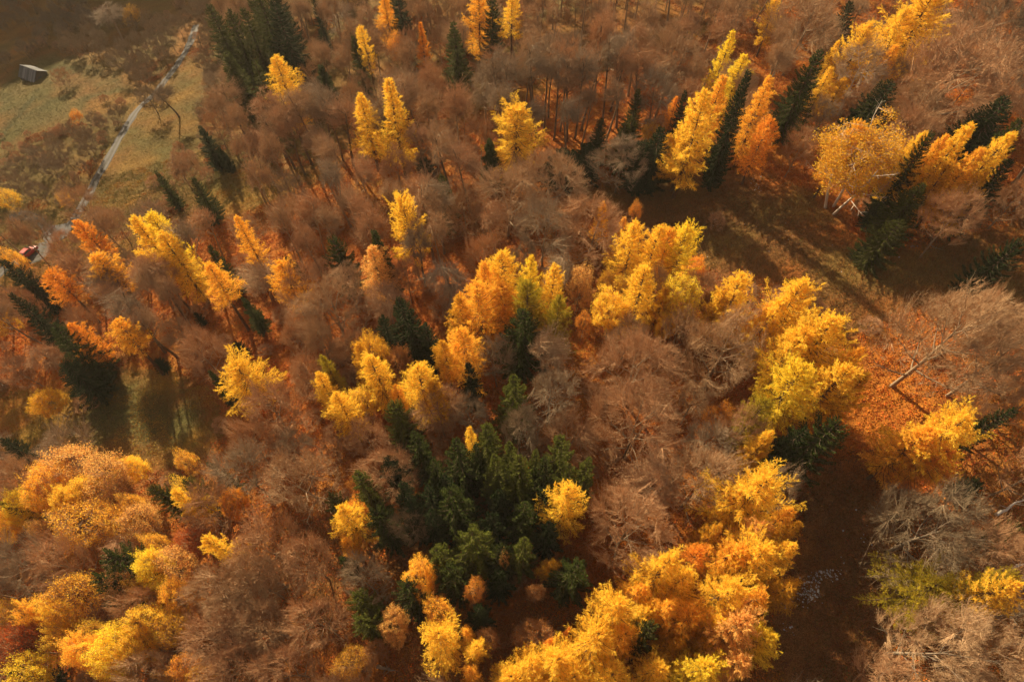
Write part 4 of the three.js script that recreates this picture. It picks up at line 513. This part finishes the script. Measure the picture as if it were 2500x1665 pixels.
// ---------------------------------------------------------------- fallen leaves, grass, stones
const scatter = (name, label, category, geo, mat, list) => { const im = new THREE.InstancedMesh(geo, mat, list.length), m = new THREE.Matrix4(), q = new THREE.Quaternion(), e = new THREE.Euler(), c = new THREE.Color(); list.forEach((p, i) => { e.set(p.rx || 0, p.ry, p.rz || 0); im.setMatrixAt(i, m.compose(new THREE.Vector3(p.x, p.y, p.z), q.setFromEuler(e), new THREE.Vector3(p.s, p.sy || p.s, p.s))); im.setColorAt(i, c.setRGB(...p.c)); }); im.name = name; im.castShadow = im.receiveShadow = true; im.userData = { kind: 'stuff', label, category }; scene.add(im); };
reseed(77);
{
  const s = new Soup(); for (let k = 0; k < 9; k++) { const d = norm(rr(-1, 1), rr(-.1, .5), rr(-1, 1)); s.blade(rr(-.5, .5), rr(.02, .09), rr(-.5, .5), d[0], d[1], d[2], rr(.1, .2), rr(.08, .14), tint(.7, 1.2, .15)); }
  const t = new Soup(); for (let k = 0; k < 9; k++) { const a = rr(0, 6.28), d = norm(Math.cos(a) * .6, rr(.5, 1.2), Math.sin(a) * .6); t.blade(rr(-.35, .35), -.02, rr(-.35, .35), d[0], d[1], d[2], rr(.25, .5), rr(.03, .06), tint(.75, 1.2, .1)); }
  const leaves = [], grass = [];
  for (let k = 0; k < 480000; k++) {
    const x = rr(-165, 110), z = rr(-215, 12), y = ground(x, z), [px, py, d] = project(x, y, z); if (px < -10 || px > W + 10 || py < -10 || py > HP + 20 || d < 20) continue;
    const [o, n] = openness(x, z), v = fbm(x * .2, z * .2, 2);
    const grassy = o > -2 && ['leftMeadow', 'edgeMeadow', 'hutMeadow', 'clearing', 'trackSide', 'topField', 'meadow'].includes(n) || -x * SA - z * CA > 108 && v > .4;
    if (polyDist(TRACK, x, z) < 1.7 || polyDist(LANE2, x, z) < 1.9) continue;
    if (grassy && d > 165 && rnd() < .4) continue;
    if (grassy) { const g = n === 'meadow' ? [.17, .1, .03] : n === 'hutMeadow' || o < -2 ? [.16, .145, .04] : v > .5 ? [.4, .23, .04] : [.2, .16, .04]; grass.push({ x, y, z, ry: rr(0, 6.28), s: d > 165 ? rr(.4, .8) : rr(.6, 1.3), c: g.map((q) => q * (d > 165 ? rr(.6, .8) : rr(.75, 1.2))) }); if (n === 'meadow' && rnd() < .25) leaves.push({ x, y, z, ry: rr(0, 6.28), s: rr(.8, 1.4), c: [.3, .12, .03] }); }
    else if (d < 210 && rnd() < .8) leaves.push({ x, y, z, ry: rr(0, 6.28), s: rr(.9, 1.7), c: n === 'lane' && o > -2 ? [.17, .075, .024].map((q) => q * rr(.6, 1.2)) : v > .45 ? [.5 * rr(.7, 1.2), .15 * rr(.7, 1.3), .02] : [.32, .09, .02].map((q) => q * rr(.7, 1.3)) });
  }
  const white = (r = 1) => new THREE.MeshPhysicalMaterial({ specularIntensity: .1, color: new THREE.Color().setRGB(r, r, r), vertexColors: true, roughness: .95, side: THREE.DoubleSide });
  scatter('fallen_leaves', 'russet fallen leaves strewn over the forest floor', 'leaves', s.geometry(), white(), leaves);
  scatter('meadow_grass', 'short dry grass of the meadows and clearings', 'grass', t.geometry(), white(), grass);
  const stones = [];
  for (const [px, py, sx, sy, n] of [[1975, 1450, 26, 22, 70], [2020, 1405, 30, 12, 70], [1985, 1425, 22, 26, 50], [1940, 1475, 26, 12, 24], [1925, 1535, 12, 14, 10], [1845, 450, 12, 16, 34], [1750, 540, 10, 12, 22], [2232, 602, 8, 3, 10], [2488, 482, 16, 18, 40], [2270, 500, 8, 6, 8], [1910, 610, 300, 70, 26], [2120, 1300, 60, 90, 16]])
    for (let k = 0; k < n; k++) { const p = hit(px + (rnd() + rnd() - 1) * sx * 1.6, py + (rnd() + rnd() - 1) * sy * 1.6), v = rr(.75, 1.15); stones.push({ x: p.x, y: p.y + .05, z: p.z, rx: rr(-.4, .4), ry: rr(0, 6.28), rz: rr(-.4, .4), s: Math.pow(rnd(), 1.6) * .09 + .03, sy: rr(.02, .06), c: [.36 * v, .35 * v, .34 * v] }); }
  const ico = new THREE.IcosahedronGeometry(1, 1), pa = ico.attributes.position; for (let i = 0; i < pa.count; i++) { const x = pa.getX(i), y = pa.getY(i), z = pa.getZ(i), k = .75 + .5 * hash(x * 50, y * 50 + z * 90); pa.setXYZ(i, x * k, y * k, z * k); } ico.deleteAttribute('uv'); ico.computeVertexNormals();
  scatter('pale_stones', 'small pale limestone stones scattered in the dark grass', 'stones', ico, new THREE.MeshStandardMaterial({ roughness: .9 }), stones);
}
// ---------------------------------------------------------------- hut and car
const box = (w, h, d, x, y, z, rx = 0, ry = 0, rz = 0) => new THREE.BoxGeometry(w, h, d).applyMatrix4(new THREE.Matrix4().makeRotationFromEuler(new THREE.Euler(rx, ry, rz))).translate(x, y, z);
{
  const p = hit(84, 188), g = new THREE.Group(); g.name = 'wooden_hut'; g.position.set(p.x, p.y - .15, p.z); g.rotation.y = -.42; g.scale.setScalar(.9); scene.add(g);
  g.userData = { label: 'weathered grey plank hut with gable roof in the left meadow', category: 'hut' };
  const plank = grainTexture(256, (i, j) => { const v = 110 + 130 * fbm(i * .22, j * .015, 4); return [v, v, v]; }, false);
  const tones = [[.17, .17, .16], [.115, .115, .11], [.23, .22, .205], [.085, .088, .083]].map((c) => new THREE.MeshStandardMaterial({ color: new THREE.Color().setRGB(...c), map: plank, roughness: .9 })), wood = new THREE.MeshStandardMaterial({ color: new THREE.Color().setRGB(.14, .105, .075), map: plank, roughness: .9 });
  const add = (n, geo, m, par = g) => { const o = new THREE.Mesh(geo, m); o.name = n; o.castShadow = o.receiveShadow = true; par.add(o); return o; };
  const L = 6.6, D = 5.6, H = 1.7, rise = 2.3, slope = Math.atan2(rise, D / 2), run = Math.hypot(rise, D / 2) + .6;
  add('wall', mergeGeometries([box(L, H + .8, .14, 0, H / 2 - .4, D / 2 - .07), box(L, H + .8, .14, 0, H / 2 - .4, -D / 2 + .07), box(.14, H + .8, D - .28, L / 2 - .07, H / 2 - .4, 0), box(.14, H + .8, D - .28, -L / 2 + .07, H / 2 - .4, 0)]), wood);
  for (const sx of [-1, 1]) { const sh = new THREE.Shape([new THREE.Vector2(-D / 2, 0), new THREE.Vector2(D / 2, 0), new THREE.Vector2(0, rise)]); add('gable', new THREE.ExtrudeGeometry(sh, { depth: .12, bevelEnabled: false }).rotateY(Math.PI / 2).translate(sx > 0 ? L / 2 - .13 : -L / 2 + .01, H + .005, 0), wood); }
  reseed(5);
  for (const sd of [-1, 1]) for (let k = 0; k < 22; k++) { const w = (L + 1) / 22, x = -(L + 1) / 2 + (k + .5) * w, len = run * rr(.93, 1.05); add('board', box(w - .03, .05, len, 0, 0, -len / 2 * 0).translate(0, 0, sd * len / 2).rotateX(sd * slope).translate(x, H + rise + .1 + rr(-.03, .04), 0), tones[(rnd() * 4) | 0]); }
  add('ridge_beam', box(L + 1.1, .1, .3, 0, H + rise + .2, 0), tones[1]);
  add('door', box(.07, 1.6, 1.3, L / 2 + .035, .8, .2), tones[3]);
  add('beam', mergeGeometries([-1, 1].flatMap((a) => [-1, 1].map((b) => box(.26, H + .9, .26, a * (L / 2 - .02), H / 2 - .42, b * (D / 2 - .02))))), tones[1]);
}
{
  const p = hit(72, 622), g = new THREE.Group(); g.name = 'parked_car'; g.userData = { label: 'small dark red car parked on the lane under bare branches', category: 'car' }; scene.add(g);
  const q = hit(92, 604), dir = new THREE.Vector3(q.x - p.x, 0, q.z - p.z).normalize(); g.position.set(p.x, p.y + .1, p.z); g.rotation.order = 'YXZ'; g.rotation.y = Math.atan2(-dir.z, dir.x);
  g.rotation.z = Math.atan2(ground(p.x + dir.x * 2, p.z + dir.z * 2) - ground(p.x - dir.x * 2, p.z - dir.z * 2), 4); g.rotation.x = -Math.atan2(ground(p.x - dir.z, p.z + dir.x) - ground(p.x + dir.z, p.z - dir.x), 2);
  const paint = new THREE.MeshPhysicalMaterial({ color: new THREE.Color().setRGB(.38, .018, .014), roughness: .35, clearcoat: 1, clearcoatRoughness: .1 }), glass = new THREE.MeshPhysicalMaterial({ color: new THREE.Color().setRGB(.03, .06, .06), roughness: .08 }), rubber = new THREE.MeshStandardMaterial({ color: 0x161616, roughness: .9 }), steel = new THREE.MeshStandardMaterial({ color: 0x9a9a9a, metalness: .8, roughness: .35 }), lamp = new THREE.MeshPhysicalMaterial({ color: 0xdfe4e8, roughness: .1, clearcoat: 1 }), red = new THREE.MeshPhysicalMaterial({ color: 0x8a0d0d, roughness: .2 });
  const add = (n, geo, m, par = g) => { const o = new THREE.Mesh(geo, m); o.name = n; o.castShadow = o.receiveShadow = true; par.add(o); return o; };
  const prof = (pts, w, bev) => { const s = new THREE.Shape(pts.map(([x, y]) => new THREE.Vector2(x, y))); return new THREE.ExtrudeGeometry(s, { depth: w - 2 * bev, bevelEnabled: true, bevelSize: bev, bevelThickness: bev, bevelSegments: 3 }).translate(0, 0, -(w - 2 * bev) / 2); };
  add('body', prof([[-1.95, .3], [1.9, .3], [1.98, .55], [1.9, .78], [1.1, .93], [-1.85, .97], [-2, .7]], 1.68, .08), paint);
  add('roof', prof([[-1.55, .96], [-1.15, 1.42], [.2, 1.46], [.95, .98]], 1.42, .1), paint);
  const pane = (pts) => { const ge = new THREE.BufferGeometry().setFromPoints(pts.map((v) => new THREE.Vector3(...v))); ge.setIndex([0, 1, 2, 0, 2, 3]); ge.computeVertexNormals(); return ge; };
  add('windscreen', box(.06, .78, 1.36, .66, 1.25, 0, 0, 0, -.98 + 1.57 - .4), glass); add('rear_window', box(.05, .5, 1.24, -1.46, 1.22, 0, 0, 0, -.72), glass);
  for (const s of [-1, 1]) { add('side_window', prof([[-1.2, 1.0], [-1.0, 1.36], [.15, 1.38], [.68, 1.02]], .06, .01).translate(0, 0, s * .735), glass); add('headlight', box(.12, .16, .34, 1.95, .68, s * .56), lamp); add('tail_light', box(.1, .22, .2, -1.99, .74, s * .64), red); add('mirror', box(.12, .12, .2, .62, 1.02, s * .92), paint);
    for (const x of [-1.25, 1.25]) { const wh = add('wheel', new THREE.CylinderGeometry(.31, .31, .2, 20).rotateX(Math.PI / 2).translate(x, .31, s * .76), rubber); add('rim', new THREE.CylinderGeometry(.2, .2, .03, 16).rotateX(Math.PI / 2).translate(x, .31, s * .875), steel, wh); } }
}
{ // dead trunks lying or leaning where the photograph shows them
  const logs = [[676, 1424, 706, 1434, .22, 'short dark log lying on red leaves below the bare crowns'], [920, 1627, 962, 1639, .24, 'dark log lying near the bottom edge left of the peach tree'], [2462, 1392, 2512, 1374, .2, 'pale dead trunk at the right edge above the golden larch'], [2432, 1258, 2510, 1214, .2, 'pale leaning dead trunk at the right edge below the large larch'], [862, 1012, 905, 1045, .13, 'thin pale dead branch left of the upper grove spruces']];
  for (const [a, b, c, d, r, label] of logs) {
    const p = hit(a, b, .3), q = hit(c, d, .3), g = new THREE.Group(); g.name = numbered('fallen_log'); g.position.set(p.x, p.y, p.z); g.userData = { label, category: 'log', group: 'dead trunks on the forest floor' }; scene.add(g);
    const v = [q.x - p.x, q.y - p.y, q.z - p.z], pts = [], t = new Soup(), s = new Soup(); reseed(a); for (let k = 0; k <= 6; k++) pts.push([v[0] * k / 6 + rr(-.1, .1), v[1] * k / 6 + .3 + rr(-.05, .1), v[2] * k / 6 + rr(-.1, .1)]);
    t.tube(pts, pts.map((_, k) => r * (1 - k / 8)), 7, [1, 1, 1]); for (let k = 0; k < 9; k++) { const o = onLine(pts, rr(.3, 1)), e = norm(rr(-1, 1), rr(.1, 1), rr(-1, 1)), l = rr(.5, 1.8); s.tube([o, [o[0] + e[0] * l * .5, o[1] + e[1] * l * .5, o[2] + e[2] * l * .5], [o[0] + e[0] * l + rr(-.2, .2), o[1] + e[1] * l, o[2] + e[2] * l]], [.04, .025, .006], 4, [1, 1, 1]); }
    const m1 = new THREE.Mesh(t.geometry(true), BARK[a > 2400 ? 'birchBark' : 'beechBark']), m2 = new THREE.Mesh(s.geometry(true), m1.material); m1.name = 'trunk'; m2.name = 'dead_branches'; g.add(m1, m2); shadowed(g);
  }
}

renderer.render(scene, camera);
